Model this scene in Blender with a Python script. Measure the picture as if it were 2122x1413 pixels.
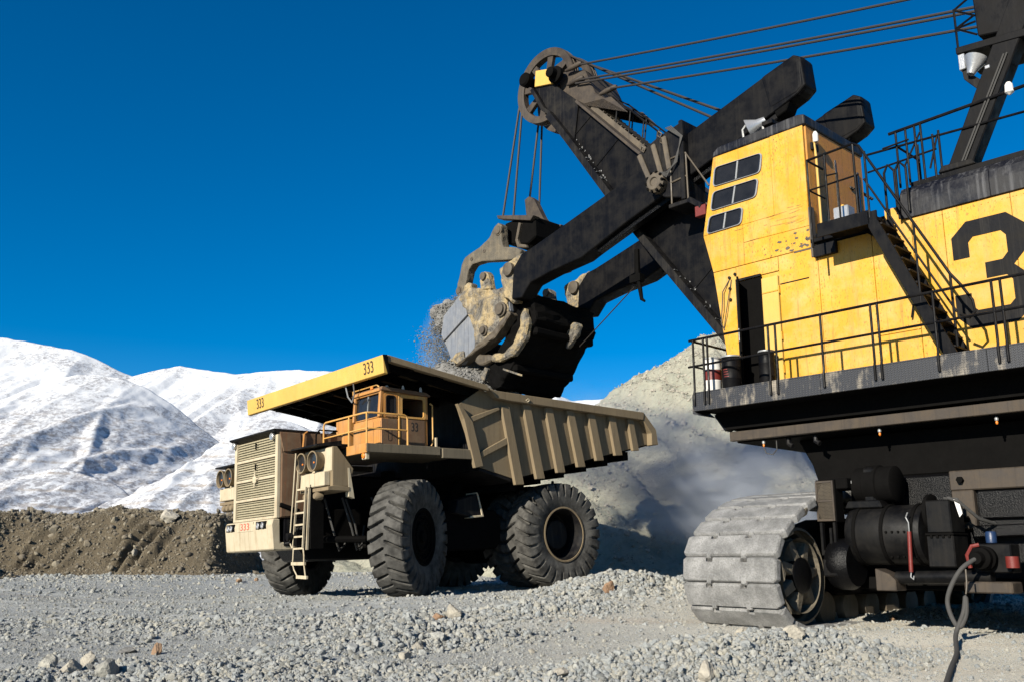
import bpy, bmesh, math, random
import numpy as np
from mathutils import Vector, Matrix, Euler, noise as mnoise
R = math.radians
for o in list(bpy.data.objects): bpy.data.objects.remove(o)
SC = bpy.context.scene
COL = SC.collection

# ------------------------------------------------------------------ camera
cam_data = bpy.data.cameras.new('camera'); cam = bpy.data.objects.new('camera', cam_data); COL.objects.link(cam)
cam_data.sensor_width = 36; cam_data.lens = 33.25; cam_data.clip_start = .1; cam_data.clip_end = 20000
cam.location = (0, 0, .94); cam.rotation_euler = (R(90 + 12.95), 0, 0)
SC.camera = cam

# ------------------------------------------------------------------ light
SUN_EL, SUN_AZ = 23.5, 37.0          # azimuth: degrees to the left of straight behind the camera
to_sun = Vector((-math.sin(R(SUN_AZ)) * math.cos(R(SUN_EL)), -math.cos(R(SUN_AZ)) * math.cos(R(SUN_EL)), math.sin(R(SUN_EL))))
world = bpy.data.worlds.new('World'); SC.world = world; world.use_nodes = True
wn = world.node_tree.nodes; wl = world.node_tree.links; wn.clear()
sky = wn.new('ShaderNodeTexSky'); sky.sky_type = 'NISHITA'; sky.sun_disc = False
sky.sun_elevation = R(SUN_EL); sky.sun_rotation = math.atan2(to_sun.x, to_sun.y)
sky.altitude = 2000; sky.air_density = 1.0; sky.dust_density = 0.35; sky.ozone_density = 4.0
hsv = wn.new('ShaderNodeHueSaturation'); hsv.inputs['Saturation'].default_value = 1.40; hsv.inputs['Hue'].default_value = .499
bg = wn.new('ShaderNodeBackground'); bg.inputs['Strength'].default_value = .067
wo = wn.new('ShaderNodeOutputWorld')
wl.new(sky.outputs[0], hsv.inputs['Color']); wl.new(hsv.outputs[0], bg.inputs[0]); wl.new(bg.outputs[0], wo.inputs[0])
sun_d = bpy.data.lights.new('sun', 'SUN'); sun_d.energy = 5.0; sun_d.angle = R(.53); sun_d.color = (1, .93, .80)
sun = bpy.data.objects.new('sun', sun_d); COL.objects.link(sun)
sun.rotation_euler = to_sun.to_track_quat('Z', 'Y').to_euler(); sun.location = (-20, -20, 30)
SC.view_settings.view_transform = 'Standard'; SC.view_settings.look = 'None'
SC.view_settings.exposure = 0.9; SC.view_settings.gamma = 1
SC.render.engine = 'CYCLES'
SC.cycles.max_bounces = 5; SC.cycles.diffuse_bounces = 1; SC.cycles.glossy_bounces = 3
SC.cycles.transparent_max_bounces = 8; SC.cycles.volume_bounces = 1
SC.cycles.volume_step_rate = 2; SC.cycles.use_denoising = True

# ------------------------------------------------------------------ materials
MATS = {}
def ramp(nt, fac, stops, interp='LINEAR'):
    r = nt.nodes.new('ShaderNodeValToRGB'); r.color_ramp.interpolation = interp
    el = r.color_ramp.elements
    while len(el) < len(stops): el.new(.5)
    for e, (p, c) in zip(el, stops):
        e.position = p; e.color = (c, c, c, 1) if not hasattr(c, '__len__') else (*c, 1)
    nt.links.new(fac, r.inputs[0]); return r.outputs[0]
def noise(nt, vec, scale, detail=4, rough=.55, dist=0):
    n = nt.nodes.new('ShaderNodeTexNoise'); n.inputs['Scale'].default_value = scale
    n.inputs['Detail'].default_value = detail; n.inputs['Roughness'].default_value = rough; n.inputs['Distortion'].default_value = dist
    nt.links.new(vec, n.inputs['Vector']); return n.outputs[0]
def mapping(nt, vec, scale):
    m = nt.nodes.new('ShaderNodeMapping'); m.inputs['Scale'].default_value = scale
    nt.links.new(vec, m.inputs[0]); return m.outputs[0]
def mixc(nt, fac, a, b, mode='MIX'):
    m = nt.nodes.new('ShaderNodeMix'); m.data_type = 'RGBA'; m.blend_type = mode
    for sock, v in ((m.inputs[0], fac), (m.inputs[6], a), (m.inputs[7], b)):
        if hasattr(v, 'links'): nt.links.new(v, sock)
        elif hasattr(v, '__len__'): sock.default_value = (*v, 1)
        else: sock.default_value = v
    return m.outputs[2]
def math_n(nt, op, a, b=None):
    m = nt.nodes.new('ShaderNodeMath'); m.operation = op
    for i, v in enumerate((a, b)):
        if v is None: continue
        if hasattr(v, 'links'): nt.links.new(v, m.inputs[i])
        else: m.inputs[i].default_value = v
    return m.outputs[0]
def new_mat(name, rough=.7, metal=0, spec=.5):
    m = bpy.data.materials.new(name); m.use_nodes = True; nt = m.node_tree
    b = nt.nodes['Principled BSDF']; b.inputs['Roughness'].default_value = rough; b.inputs['Metallic'].default_value = metal
    b.inputs['Specular IOR Level'].default_value = spec
    tc = nt.nodes.new('ShaderNodeTexCoord'); MATS[name] = m
    return m, nt, b, tc.outputs['Object']
def bump(nt, b, h, strength=.4, dist=.05):
    n = nt.nodes.new('ShaderNodeBump'); n.inputs['Strength'].default_value = strength; n.inputs['Distance'].default_value = dist
    nt.links.new(h, n.inputs['Height']); nt.links.new(n.outputs[0], b.inputs['Normal'])
ALB = .78        # reflectances below were noted for a slightly darker exposure
def paint(name, base, grime, dust=(.30, .25, .17), grime_amt=.5, dust_amt=.35, rough=.55, streak=True, chip=None, scale=1.0, vary=.12, splat=0, spec=.35, rough_bump=.12):
    """painted metal: faded patches, vertical run-off streaks, dust film, chips, oil splatter"""
    base, grime, dust = [[c * ALB for c in v] for v in (base, grime, dust)]
    m, nt, b, obj = new_mat(name, rough, spec=spec)
    n1 = noise(nt, obj, .8 * scale, 5, .6)
    col = mixc(nt, ramp(nt, n1, [(.3, 0), (.75, 1)]), [c * (1 - vary) for c in base], [min(1, c * (1 + vary)) for c in base])
    n3 = noise(nt, obj, 2.3 * scale, 6, .65)
    col = mixc(nt, math_n(nt, 'MULTIPLY', ramp(nt, n3, [(.45, 0), (.72, 1)]), dust_amt), col, dust)
    if streak:
        n2 = noise(nt, mapping(nt, obj, (7 * scale, 7 * scale, .22 * scale)), 1.6, 6, .65)
        col = mixc(nt, math_n(nt, 'MULTIPLY', ramp(nt, n2, [(.50, 0), (.70, 1)]), grime_amt), col, grime)
        n5 = noise(nt, mapping(nt, obj, (11 * scale, 11 * scale, .6 * scale)), 1.3, 3, .6)
        col = mixc(nt, math_n(nt, 'MULTIPLY', ramp(nt, n5, [(.62, 0), (.70, 1)]), grime_amt * .6), col, [g * .5 for g in grime])
    if chip is not None:
        n4 = noise(nt, obj, 9 * scale, 5, .7)
        col = mixc(nt, ramp(nt, n4, [(.70, 0), (.715, 1)]), col, chip)
    if splat:
        n6 = noise(nt, mapping(nt, obj, (1, 1, .38)), 38 * scale, 3, .6)
        col = mixc(nt, math_n(nt, 'MULTIPLY', math_n(nt, 'MULTIPLY', ramp(nt, n6, [(.585, 0), (.66, 1)]), ramp(nt, n1, [(.40, .15), (.6, 1)])), splat), col, (.03, .022, .015))
    nt.links.new(col, b.inputs['Base Color'])
    nt.links.new(ramp(nt, n3, [(.35, max(.1, rough - .15)), (.7, min(1, rough + .25))]), b.inputs['Roughness'])
    bump(nt, b, math_n(nt, 'ADD', noise(nt, obj, (14 if rough_bump < .3 else 5) * scale, 5, .65), math_n(nt, 'MULTIPLY', noise(nt, obj, 1.1 * scale, 2, .5), 2.0 if rough_bump < .3 else 1.0)), rough_bump, .02 if rough_bump < .3 else .08)
    return m
def plain(name, base, rough=.6, metal=0, vary=.2, scale=6, spec=.4, bmp=.2):
    base = [c * ALB for c in base]
    m, nt, b, obj = new_mat(name, rough, metal, spec)
    n = noise(nt, obj, scale, 5, .6)
    nt.links.new(mixc(nt, n, [c * (1 - vary) for c in base], [c * (1 + vary) for c in base]), b.inputs['Base Color'])
    if bmp: bump(nt, b, noise(nt, obj, scale * 4, 3, .6), bmp, .02)
    return m

paint('shovel_yellow', (.64, .325, .022), (.52, .27, .07), dust=(.62, .48, .26), grime_amt=.62, dust_amt=.42, rough=.55, chip=None, splat=.55)
paint('cab_yellow', (.64, .33, .024), (.20, .11, .04), dust=(.58, .44, .24), grime_amt=.45, dust_amt=.32, rough=.5, chip=None, splat=.85)
paint('sign_yellow', (.64, .40, .09), (.40, .28, .08), grime_amt=.25, dust=(.5, .38, .18), dust_amt=.2, chip=None)
paint('truck_orange', (.52, .235, .06), (.16, .08, .04), dust=(.38, .26, .14), grime_amt=.5, dust_amt=.5, chip=(.12, .06, .04))
paint('rail_orange', (.68, .36, .09), (.25, .14, .06), dust_amt=.4, chip=(.12, .06, .04), scale=2)
paint('deck_grey', (.16, .135, .095), (.05, .04, .03), dust=(.20, .165, .115), grime_amt=.5, dust_amt=.5, rough=.85, chip=(.08, .05, .03), spec=.15)
paint('cab_yellow_shaded', (.56, .235, .03), (.28, .13, .04), dust=(.5, .32, .14), grime_amt=.5, dust_amt=.35, rough=.5, chip=(.08, .055, .04), splat=.8)  # cab yellow deepened to orange: shade of the rear face put into the colour
paint('truck_tan', (.235, .18, .11), (.11, .08, .05), dust=(.21, .165, .11), grime_amt=.4, dust_amt=.6, rough=.85, chip=(.16, .12, .09), spec=.15)
paint('truck_cream', (.54, .465, .33), (.26, .19, .11), dust=(.38, .30, .19), grime_amt=.5, dust_amt=.55, rough=.75, chip=(.28, .17, .09), spec=.2)
paint('truck_grille', (.42, .37, .25), (.24, .20, .13), dust=(.36, .31, .21), grime_amt=.3, dust_amt=.4, rough=.8, spec=.15)
paint('truck_rust', (.16, .10, .06), (.22, .075, .03), dust=(.25, .185, .115), grime_amt=.55, dust_amt=.5, rough=.8, chip=(.33, .12, .05), spec=.2)
paint('shovel_black', (.004, .004, .005), (.018, .016, .014), dust=(.030, .027, .023), grime_amt=.35, dust_amt=.25, rough=.5, chip=None, spec=.09)
paint('black_dusty', (.0045, .0045, .006), (.045, .040, .033), dust=(.05, .045, .036), grime_amt=.45, dust_amt=.36, rough=.6, chip=None, spec=.12)
paint('roof_black', (.006, .006, .009), (.13, .13, .135), dust=(.05, .048, .045), grime_amt=.55, dust_amt=.4, rough=.45, chip=None, spec=.3)
paint('machine_black', (.0035, .0035, .004), (.016, .014, .012), dust=(.020, .018, .015), grime_amt=.5, dust_amt=.4, rough=.5, chip=None, spec=.14)
paint('steel_worn', (.085, .068, .048), (.030, .024, .019), dust=(.17, .135, .09), grime_amt=.45, dust_amt=.6, rough=.6, chip=(.05, .04, .035), spec=.4)
paint('sheave_steel', (.045, .034, .025), (.018, .014, .012), dust=(.105, .08, .055), grime_amt=.5, dust_amt=.6, rough=.65, chip=(.03, .025, .02), scale=1.5)
def crust(name):
    """cast steel caked with dried mud: grey metal, tan and ochre patches, dark pits"""
    m, nt, b, obj = new_mat(name, .9, spec=.12)
    n = noise(nt, obj, 2.1, 7, .7, .6); n2 = noise(nt, obj, 9, 6, .75); n3 = noise(nt, mapping(nt, obj, (4, 4, .6)), 2.0, 5, .7)
    c = ramp(nt, n, [(.34, (.055, .050, .045)), (.44, (.135, .125, .108)), (.50, (.19, .155, .105)), (.57, (.30, .235, .135)), (.66, (.34, .25, .13)), (.74, (.15, .13, .105))])
    c = mixc(nt, math_n(nt, 'MULTIPLY', ramp(nt, n2, [(.34, 1), (.48, 0)]), .75), c, (.03, .026, .022))
    c = mixc(nt, math_n(nt, 'MULTIPLY', ramp(nt, n3, [(.55, 0), (.68, 1)]), .5), c, (.36, .32, .25))
    nt.links.new(c, b.inputs['Base Color']); bump(nt, b, math_n(nt, 'ADD', n, math_n(nt, 'MULTIPLY', n2, .5)), .9, .10)
crust('dipper_earth')
paint('dipper_polished', (.19, .20, .22), (.08, .08, .085), dust=(.28, .275, .265), grime_amt=.55, dust_amt=.4, rough=.42, chip=(.10, .09, .08), scale=1.4, spec=.6)
paint('bail_steel', (.12, .105, .08), (.045, .036, .028), dust=(.24, .195, .13), grime_amt=.5, dust_amt=.6, rough=.7, chip=(.04, .03, .025), spec=.2, scale=1.5, rough_bump=.5)
plain('dark_iron', (.0045, .0042, .004), .8, 0, .4, 5, .04)
plain('ore_grey', (.21, .205, .195), .95, 0, .45, 7, .1, 1.0)
plain('grease_black', (.003, .003, .0035), .32, 0, .5, 14, .16, .5)
plain('rope_steel', (.032, .027, .024), .6, .2, .4, 30)
plain('glass_dark', (.016, .016, .017), .10, 0, .8, 3, .28, 0)
plain('frame_grey', (.30, .305, .305), .45, .3, .2, 8)
plain('lamp_silver', (.5, .5, .5), .3, .6, .15, 8)
plain('lamp_amber', (.75, .22, .03), .3, 0, .1, 8)
plain('lamp_dark', (.02, .02, .022), .15, 0, .2, 8, .7)
plain('red_paint', (.15, .02, .015), .5, 0, .3, 8)
plain('blue_plastic', (.012, .03, .08), .4, 0, .2, 8)
plain('white_paint', (.72, .70, .66), .5, 0, .12, 8)
plain('lettering_black', (.018, .016, .015), .6, 0, .5, 5)
plain('lettering_brown', (.05, .03, .02), .7, 0, .4, 9)
plain('lettering_red', (.55, .10, .06), .7, 0, .4, 9)
plain('cloth_blue', (.10, .19, .34), .9, 0, .2, 8)
plain('cloth_red', (.45, .03, .04), .9, 0, .2, 8)
plain('skin', (.42, .24, .16), .6, 0, .1, 8)
plain('hair_dark', (.03, .02, .015), .8, 0, .2, 20)
plain('cable_rubber', (.055, .053, .05), .8, 0, .3, 10)

def tyre_mat():
    m, nt, b, obj = new_mat('tyre_rubber', .85, spec=.2)
    n = noise(nt, obj, 3, 6, .65)
    nt.links.new(mixc(nt, ramp(nt, n, [(.35, 0), (.7, 1)]), (.024, .023, .021), (.10, .096, .087)), b.inputs['Base Color'])
    bump(nt, b, noise(nt, obj, 22, 4, .6), .3, .02)
tyre_mat()
def shoe_mat():
    m, nt, b, obj = new_mat('track_steel', .55, spec=.4)
    n = noise(nt, obj, 2.2, 7, .7)
    n2 = noise(nt, obj, 30, 6, .85)
    c = mixc(nt, ramp(nt, n, [(.32, 0), (.65, 1)]), (.12, .12, .116), (.34, .335, .325))
    c = mixc(nt, math_n(nt, 'MULTIPLY', ramp(nt, n2, [(.46, 0), (.64, 1)]), .60), c, (.06, .057, .05))
    nt.links.new(c, b.inputs['Base Color']); bump(nt, b, n2, .9, .04)
shoe_mat()

# ------------------------------------------------------------------ mesh builder
class MB:
    def __init__(s): s.v = []; s.f = []
    def add(s, vs, fs):
        n = len(s.v); s.v += [tuple(map(float, p)) for p in vs]; s.f += [tuple(i + n for i in f) for f in fs]; return s
    def box(s, x0, x1, y0, y1, z0, z1):
        return s.add([(x, y, z) for z in (z0, z1) for y in (y0, y1) for x in (x0, x1)],
                     [(0, 2, 3, 1), (4, 5, 7, 6), (0, 1, 5, 4), (2, 6, 7, 3), (0, 4, 6, 2), (1, 3, 7, 5)])
    def bar(s, p, q, w, h=None, up=(0, 0, 1)):
        """box section w (sideways) x h (along up) running from p to q"""
        h = h or w; p, q = Vector(p), Vector(q); d = (q - p).normalized(); u = Vector(up)
        if abs(d.dot(u)) > .98: u = Vector((1, 0, 0))
        a = d.cross(u).normalized(); b = a.cross(d)
        vs = [c + a * (i * w / 2) + b * (j * h / 2) for c in (p, q) for j in (-1, 1) for i in (-1, 1)]
        return s.add(vs, [(0, 1, 3, 2), (4, 6, 7, 5), (0, 4, 5, 1), (2, 3, 7, 6), (0, 2, 6, 4), (1, 5, 7, 3)])
    def prism(s, poly, a0, a1, axis='y'):
        f = {'x': lambda p, a: (a, p[0], p[1]), 'y': lambda p, a: (p[0], a, p[1]), 'z': lambda p, a: (p[0], p[1], a)}[axis]
        n = len(poly); vs = [f(p, a0) for p in poly] + [f(p, a1) for p in poly]
        return s.add(vs, [tuple(range(n)), tuple(range(2 * n - 1, n - 1, -1))] + [(i, i + n, (i + 1) % n + n, (i + 1) % n) for i in range(n)])
    def loft(s, poly0, poly1):
        n = len(poly0)
        return s.add(list(poly0) + list(poly1), [tuple(range(n)), tuple(range(2 * n - 1, n - 1, -1))] + [(i, i + n, (i + 1) % n + n, (i + 1) % n) for i in range(n)])
    def tube(s, pts, r, n=8, cap=True):
        pts = [Vector(p) for p in pts]; rings = []; prev = None
        rr = r if hasattr(r, '__len__') else [r] * len(pts)
        for i, p in enumerate(pts):
            t = ((pts[i + 1] - p) if i + 1 < len(pts) else (p - pts[i - 1])).normalized()
            if 0 < i < len(pts) - 1: t = ((pts[i + 1] - p).normalized() + (p - pts[i - 1]).normalized()).normalized()
            if prev is None: a = t.cross(Vector((0, 0, 1)) if abs(t.z) < .95 else Vector((1, 0, 0))).normalized()
            else: a = (prev - t * prev.dot(t)).normalized()
            prev = a; b = t.cross(a)
            rings.append([p + (a * math.cos(k * 2 * math.pi / n) + b * math.sin(k * 2 * math.pi / n)) * rr[i] for k in range(n)])
        vs = [q for r_ in rings for q in r_]; m = len(rings)
        fs = [(i * n + k, i * n + (k + 1) % n, (i + 1) * n + (k + 1) % n, (i + 1) * n + k) for i in range(m - 1) for k in range(n)]
        if cap: fs += [tuple(range(n - 1, -1, -1)), tuple(range((m - 1) * n, m * n))]
        return s.add(vs, fs)
    def lathe(s, prof, n=32, axis='y', c=(0, 0, 0), cap=True):
        """prof: list of (radius, position along axis)"""
        vs = []
        for r, a in prof:
            for k in range(n):
                u, w = r * math.cos(k * 2 * math.pi / n), r * math.sin(k * 2 * math.pi / n)
                p = {'x': (a, u, w), 'y': (u, a, w), 'z': (u, w, a)}[axis]
                vs.append((p[0] + c[0], p[1] + c[1], p[2] + c[2]))
        m = len(prof); fs = [(i * n + k, i * n + (k + 1) % n, (i + 1) * n + (k + 1) % n, (i + 1) * n + k) for i in range(m - 1) for k in range(n)]
        if cap: fs += [tuple(range(n - 1, -1, -1)), tuple(range((m - 1) * n, m * n))]
        return s.add(vs, fs)
    def build(s, name, mat, parent=None, bevel=0, smooth=False, seg=1, loc=None, rot=None, jitter=0):
        me = bpy.data.meshes.new(name); me.from_pydata(s.v, [], s.f)
        bm = bmesh.new(); bm.from_mesh(me)
        bmesh.ops.recalc_face_normals(bm, faces=bm.faces)
        if bevel:
            es = [e for e in bm.edges if len(e.link_faces) == 2 and e.calc_face_angle(0) > .5]
            bmesh.ops.bevel(bm, geom=es, offset=bevel, segments=seg, affect='EDGES', clamp_overlap=True, profile=.6)
        if jitter:
            bmesh.ops.triangulate(bm, faces=bm.faces)
            for _ in range(3):
                es = [e for e in bm.edges if e.calc_length() > .16]
                if es: bmesh.ops.subdivide_edges(bm, edges=es, cuts=1); bmesh.ops.triangulate(bm, faces=[f for f in bm.faces if len(f.verts) > 3])
            bm.normal_update()
            for v in bm.verts:
                v.co += v.normal * jitter * (mnoise.noise(v.co * 3.1) + .6 * mnoise.noise(v.co * 8.3))
        bm.to_mesh(me); bm.free()
        me.materials.append(MATS[mat])
        if smooth:
            me.polygons.foreach_set('use_smooth', [True] * len(me.polygons))
            me.set_sharp_from_angle(angle=R(38))
        o = bpy.data.objects.new(name, me); COL.objects.link(o); o.parent = parent
        if loc is not None: o.location = loc
        if rot is not None: o.rotation_euler = rot
        return o
def B(*a): return MB().box(*a)
def tag(o, label=None, cat=None, group=None, kind=None):
    for k, v in (('label', label), ('category', cat), ('group', group), ('kind', kind)):
        if v: o[k] = v
    return o
def empty(name, loc=(0, 0, 0), rot=(0, 0, 0), parent=None):
    o = bpy.data.objects.new(name, None); COL.objects.link(o); o.location = loc; o.rotation_euler = rot; o.parent = parent; o.empty_display_size = .3
    return o
def copy_tree(o, parent=None):
    kids = list(o.children); c = o.copy(); COL.objects.link(c); c.parent = parent
    for ch in kids: copy_tree(ch, c)
    return c
def text(name, body, size, mat, parent, mtx, extrude=.006, sx=1.0):
    cu = bpy.data.curves.new('t', 'FONT'); cu.body = body; cu.size = size; cu.extrude = extrude; cu.align_x = 'CENTER'; cu.align_y = 'CENTER'; cu.resolution_u = 4
    to = bpy.data.objects.new('t', cu); COL.objects.link(to)
    dg = bpy.context.evaluated_depsgraph_get(); me = bpy.data.meshes.new_from_object(to.evaluated_get(dg))
    bpy.data.objects.remove(to); bpy.data.curves.remove(cu)
    me.materials.clear(); me.materials.append(MATS[mat]); me.name = name
    o = bpy.data.objects.new(name, me); COL.objects.link(o); o.parent = parent; o.matrix_local = mtx @ Matrix.Diagonal((sx, 1, 1, 1)); return o
def face_mtx(origin, xdir, ydir):
    """text plane: local x along xdir, local y along ydir"""
    x = Vector(xdir).normalized(); y = Vector(ydir).normalized(); z = x.cross(y)
    m = Matrix((x, y, z)).transposed().to_4x4(); m.translation = Vector(origin); return m

# ------------------------------------------------------------------ noise on numpy arrays
_rng = np.random.RandomState(5); _tab = _rng.rand(512, 512)
def vnoise(x, y):
    xi = np.floor(x).astype(int); yi = np.floor(y).astype(int); fx = x - xi; fy = y - yi
    fx = fx * fx * fx * (fx * (fx * 6 - 15) + 10); fy = fy * fy * fy * (fy * (fy * 6 - 15) + 10)
    t = lambda a, b: _tab[a & 511, b & 511]
    return (t(xi, yi) * (1 - fx) + t(xi + 1, yi) * fx) * (1 - fy) + (t(xi, yi + 1) * (1 - fx) + t(xi + 1, yi + 1) * fx) * fy - .5
def fbm(x, y, oct=5, gain=.5, lac=2.03):
    s = np.zeros_like(x, float); a = 1.
    for i in range(oct): s += a * vnoise(x + i * 37.3, y + i * 91.7); x = x * lac; y = y * lac; a *= gain
    return s
def ridged(x, y, oct=5):
    s = np.zeros_like(x, float); a = 1.
    for i in range(oct): s += a * (1 - np.abs(vnoise(x + i * 17.3, y + i * 51.7)) * 4); x = x * 2.1; y = y * 2.1; a *= .5
    return s
def sstep(a, b, x):
    t = np.clip((x - a) / (b - a), 0, 1); return t * t * (3 - 2 * t)
def grid_obj(name, X, Y, Z, mat, smooth=True):
    ny, nx = X.shape; vs = np.stack([X, Y, Z], -1).reshape(-1, 3)
    i = np.arange(ny - 1)[:, None] * nx + np.arange(nx - 1)[None]; fs = np.stack([i, i + 1, i + nx + 1, i + nx], -1).reshape(-1, 4)
    me = bpy.data.meshes.new(name); me.vertices.add(len(vs)); me.vertices.foreach_set('co', vs.ravel())
    me.loops.add(fs.size); me.loops.foreach_set('vertex_index', fs.ravel().astype(np.int32))
    me.polygons.add(len(fs)); me.polygons.foreach_set('loop_start', np.arange(0, fs.size, 4, dtype=np.int32))
    me.update(calc_edges=True); me.materials.append(MATS[mat])
    if smooth: me.polygons.foreach_set('use_smooth', [True] * len(fs))
    o = bpy.data.objects.new(name, me); COL.objects.link(o); return o
# ================================================================== SETTING
LENS = 33.25 / 36 * 2122; TILT = R(12.95)
def sight(px, py, d):
    """world point at forward distance d that a survey sighting (photo pixel) from the viewpoint marks"""
    x, up_ = px - 1061, 706.5 - py
    dy = LENS * math.cos(TILT) - up_ * math.sin(TILT); dz = LENS * math.sin(TILT) + up_ * math.cos(TILT)
    return Vector((x * d / dy, d, .94 + dz * d / dy))

TR_O = Vector((-2.1213, 25.0, 0)); TR_ROT = Euler((R(1.3), R(1.7), R(-140)))
TR_M = TR_ROT.to_matrix()
TR_ORG = TR_O + TR_M @ Vector((0, -3.6, 0))         # truck: ground point between the front wheels
SH_ORG = Vector((5.8076, 17.5, 0)); SH_RZ = R(133)   # shovel: foot of the near deck edge
SH_M = Matrix.Rotation(SH_RZ, 3, 'Z')
def SW(x, y, z=0): return SH_ORG + SH_M @ Vector((x, y, z))
def TW(x, y, z=0): return TR_ORG + TR_M @ Vector((x, y, z))

_gy = [-50, 0, 12, 16.5, 21, 25, 31, 45, 90, 4000]; _gz = [-.75, -.72, -.60, -.36, -.12, 0, .08, .28, .3, 0]
def bumpf(x, y, cx, cy, rx, ry, rot=0):
    dx, dy = x - cx, y - cy; c, s = math.cos(rot), math.sin(rot)
    return np.exp(-(((dx * c + dy * s) / rx) ** 2 + ((-dx * s + dy * c) / ry) ** 2))
def ground_base(x, y):
    x = np.asarray(x, float); y = np.asarray(y, float)
    z = np.interp(y, _gy, _gz)
    tx, ty = TR_ORG.x + 2.2, TR_ORG.y + 1.8
    w = 1 - sstep(6.5, 13, np.hypot(x - tx, y - ty))
    plane = .0373 * (x - TR_O.x) + .0017 * (y - TR_O.y)
    z = z * (1 - w) + plane * w
    # heaps and windrows pushed up by the loader
    z += .42 * bumpf(x, y, 2.2, 22.6, 1.5, .55, .25) + .25 * bumpf(x, y, 4.0, 22.9, 1.5, .5, .1)
    z += .46 * bumpf(x, y, 2.4, 12.9, 1.9, .65, .42) + .34 * bumpf(x, y, 4.2, 14.2, 1.3, .5, .35)
    z += .32 * bumpf(x, y, -1.6, 15.8, 1.7, .5, .6) + .20 * bumpf(x, y, .6, 19.4, 1.4, .5, .5) + .12 * bumpf(x, y, -2.2, 18.6, 2.5, .7, .2)
    z += .16 * bumpf(x, y, -4.5, 12.2, 2.2, .7, .15)
    z += .14 * bumpf(x, y, 6.6, 16.3, 1.6, .8, -.2)
    return z
def ruts(x, y):
    """tyre tracks curving past the truck"""
    z = 0
    for c, a in ((23.2, .05), (21.4, .03), (27.6, .02), (18.9, -.03)):
        d = y - (c + .02 * (x + 4) ** 2 * .35 + .12 * np.sin(x * .5 + c)); m = np.exp(-(d / .32) ** 2) * sstep(1.5, -2.5, x)
        z = z - m * (.05 + .015 * np.sin(x * 14)) + .03 * np.exp(-((np.abs(d) - .5) / .14) ** 2) * sstep(1.5, -2.5, x)
    return z
def ground_z(x, y):
    x = np.asarray(x, float); y = np.asarray(y, float)
    return ground_base(x, y) + .07 * fbm(x * .35 + 9, y * .5 + 3, 3) + roughness(x, y) * (.10 * fbm(x * 1.7, y * 1.7, 4, .6) + .05 * fbm(x * 6.5 + 7, y * 6.5, 3, .6)) + .012 * fbm(x * 9 + 3, y * 9, 2) + ruts(x, y)
def roughness(x, y):
    return np.clip((_rough(x, y) - .30) * 1.35 + .10, .03, 1.2)
def _rough(x, y):
    """0 = rolled flat by tyres and tracks, 1 = loose broken rock"""
    r = .42 + 1.1 * fbm(x * .16 + 4, y * .34 + 8, 3)
    r += .9 * bumpf(x, y, 2.2, 22.6, 2.2, .9, .25) + .8 * bumpf(x, y, 2.9, 12.9, 2.9, 1.1, .35) + .8 * bumpf(x, y, -1.6, 15.6, 2.1, .9, .6)
    r += .85 * bumpf(x, y, -4.8, 11.8, 5.0, 1.9, .1) + .45 * bumpf(x, y, -5.5, 17.5, 4.5, 1.4, .1)
    r -= .9 * bumpf(x, y, 3.2, 18.3, 2.8, 1.5, .2) + .8 * bumpf(x, y, 7.4, 14.6, 2.6, 2.0) + .7 * bumpf(x, y, -5, 23.3, 5.5, .9, .05) + .5 * bumpf(x, y, -4, 14.6, 3.6, .7, .1)
    return np.clip(r, .04, 1.15)

def ground_mat():
    m, nt, b, obj = new_mat('ground_rock', .95, spec=.1)
    n = noise(nt, obj, .22, 5, .6); n2 = noise(nt, obj, 2.5, 6, .7); n3 = noise(nt, obj, 24, 6, .78)
    c = mixc(nt, ramp(nt, n, [(.38, 0), (.62, 1)]), (.27, .292, .294), (.36, .36, .33))
    c = mixc(nt, ramp(nt, n2, [(.35, 0), (.7, 1)]), c, (.35, .365, .365))
    sep = nt.nodes.new('ShaderNodeSeparateXYZ'); nt.links.new(obj, sep.inputs[0])
    warm = math_n(nt, 'MULTIPLY', ramp(nt, math_n(nt, 'MULTIPLY_ADD', sep.outputs[0], .09), [(.30, 0), (.95, 1)]), .95)
    c = mixc(nt, warm, c, (.66, .615, .51))
    c = mixc(nt, ramp(nt, n3, [(.35, 0), (.75, 1)]), mixc(nt, .34, c, (.16, .16, .16)), mixc(nt, .30, c, (.56, .55, .52)))
    st = noise(nt, mapping(nt, obj, (.05, .5, 1)), 1.0, 3, .5)
    c = mixc(nt, math_n(nt, 'MULTIPLY', ramp(nt, st, [(.60, 0), (.72, 1)]), .35), c, (.33, .22, .13))
    nt.links.new(c, b.inputs['Base Color']); bump(nt, b, n3, .9, .05)
def rock_mat(name, a, b_, warm):
    m, nt, b, obj = new_mat(name, .92, spec=.15)
    oi = nt.nodes.new('ShaderNodeObjectInfo')
    c = ramp(nt, oi.outputs['Random'], [(0, a), (.45, b_), (.82, warm), (1, [x * .55 for x in a])])
    n = noise(nt, obj, 2.5, 5, .7)
    c = mixc(nt, ramp(nt, n, [(.35, 0), (.7, 1)]), mixc(nt, .45, c, (.12, .115, .11)), c)
    nt.links.new(c, b.inputs['Base Color']); bump(nt, b, noise(nt, obj, 7, 5, .7), .5, .15)
ground_mat()
rock_mat('rock_grey', (.28, .30, .30), (.37, .38, .365), (.42, .40, .335))
rock_mat('rock_berm', (.145, .12, .083), (.205, .172, .12), (.30, .26, .185))
rock_mat('rock_load', (.17, .167, .157), (.24, .236, .22), (.29, .275, .245))
rock_mat('rock_pale', (.40, .365, .295), (.45, .41, .335), (.39, .36, .295))
rock_mat('rock_ochre', (.31, .19, .105), (.33, .21, .125), (.30, .175, .095))
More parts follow.
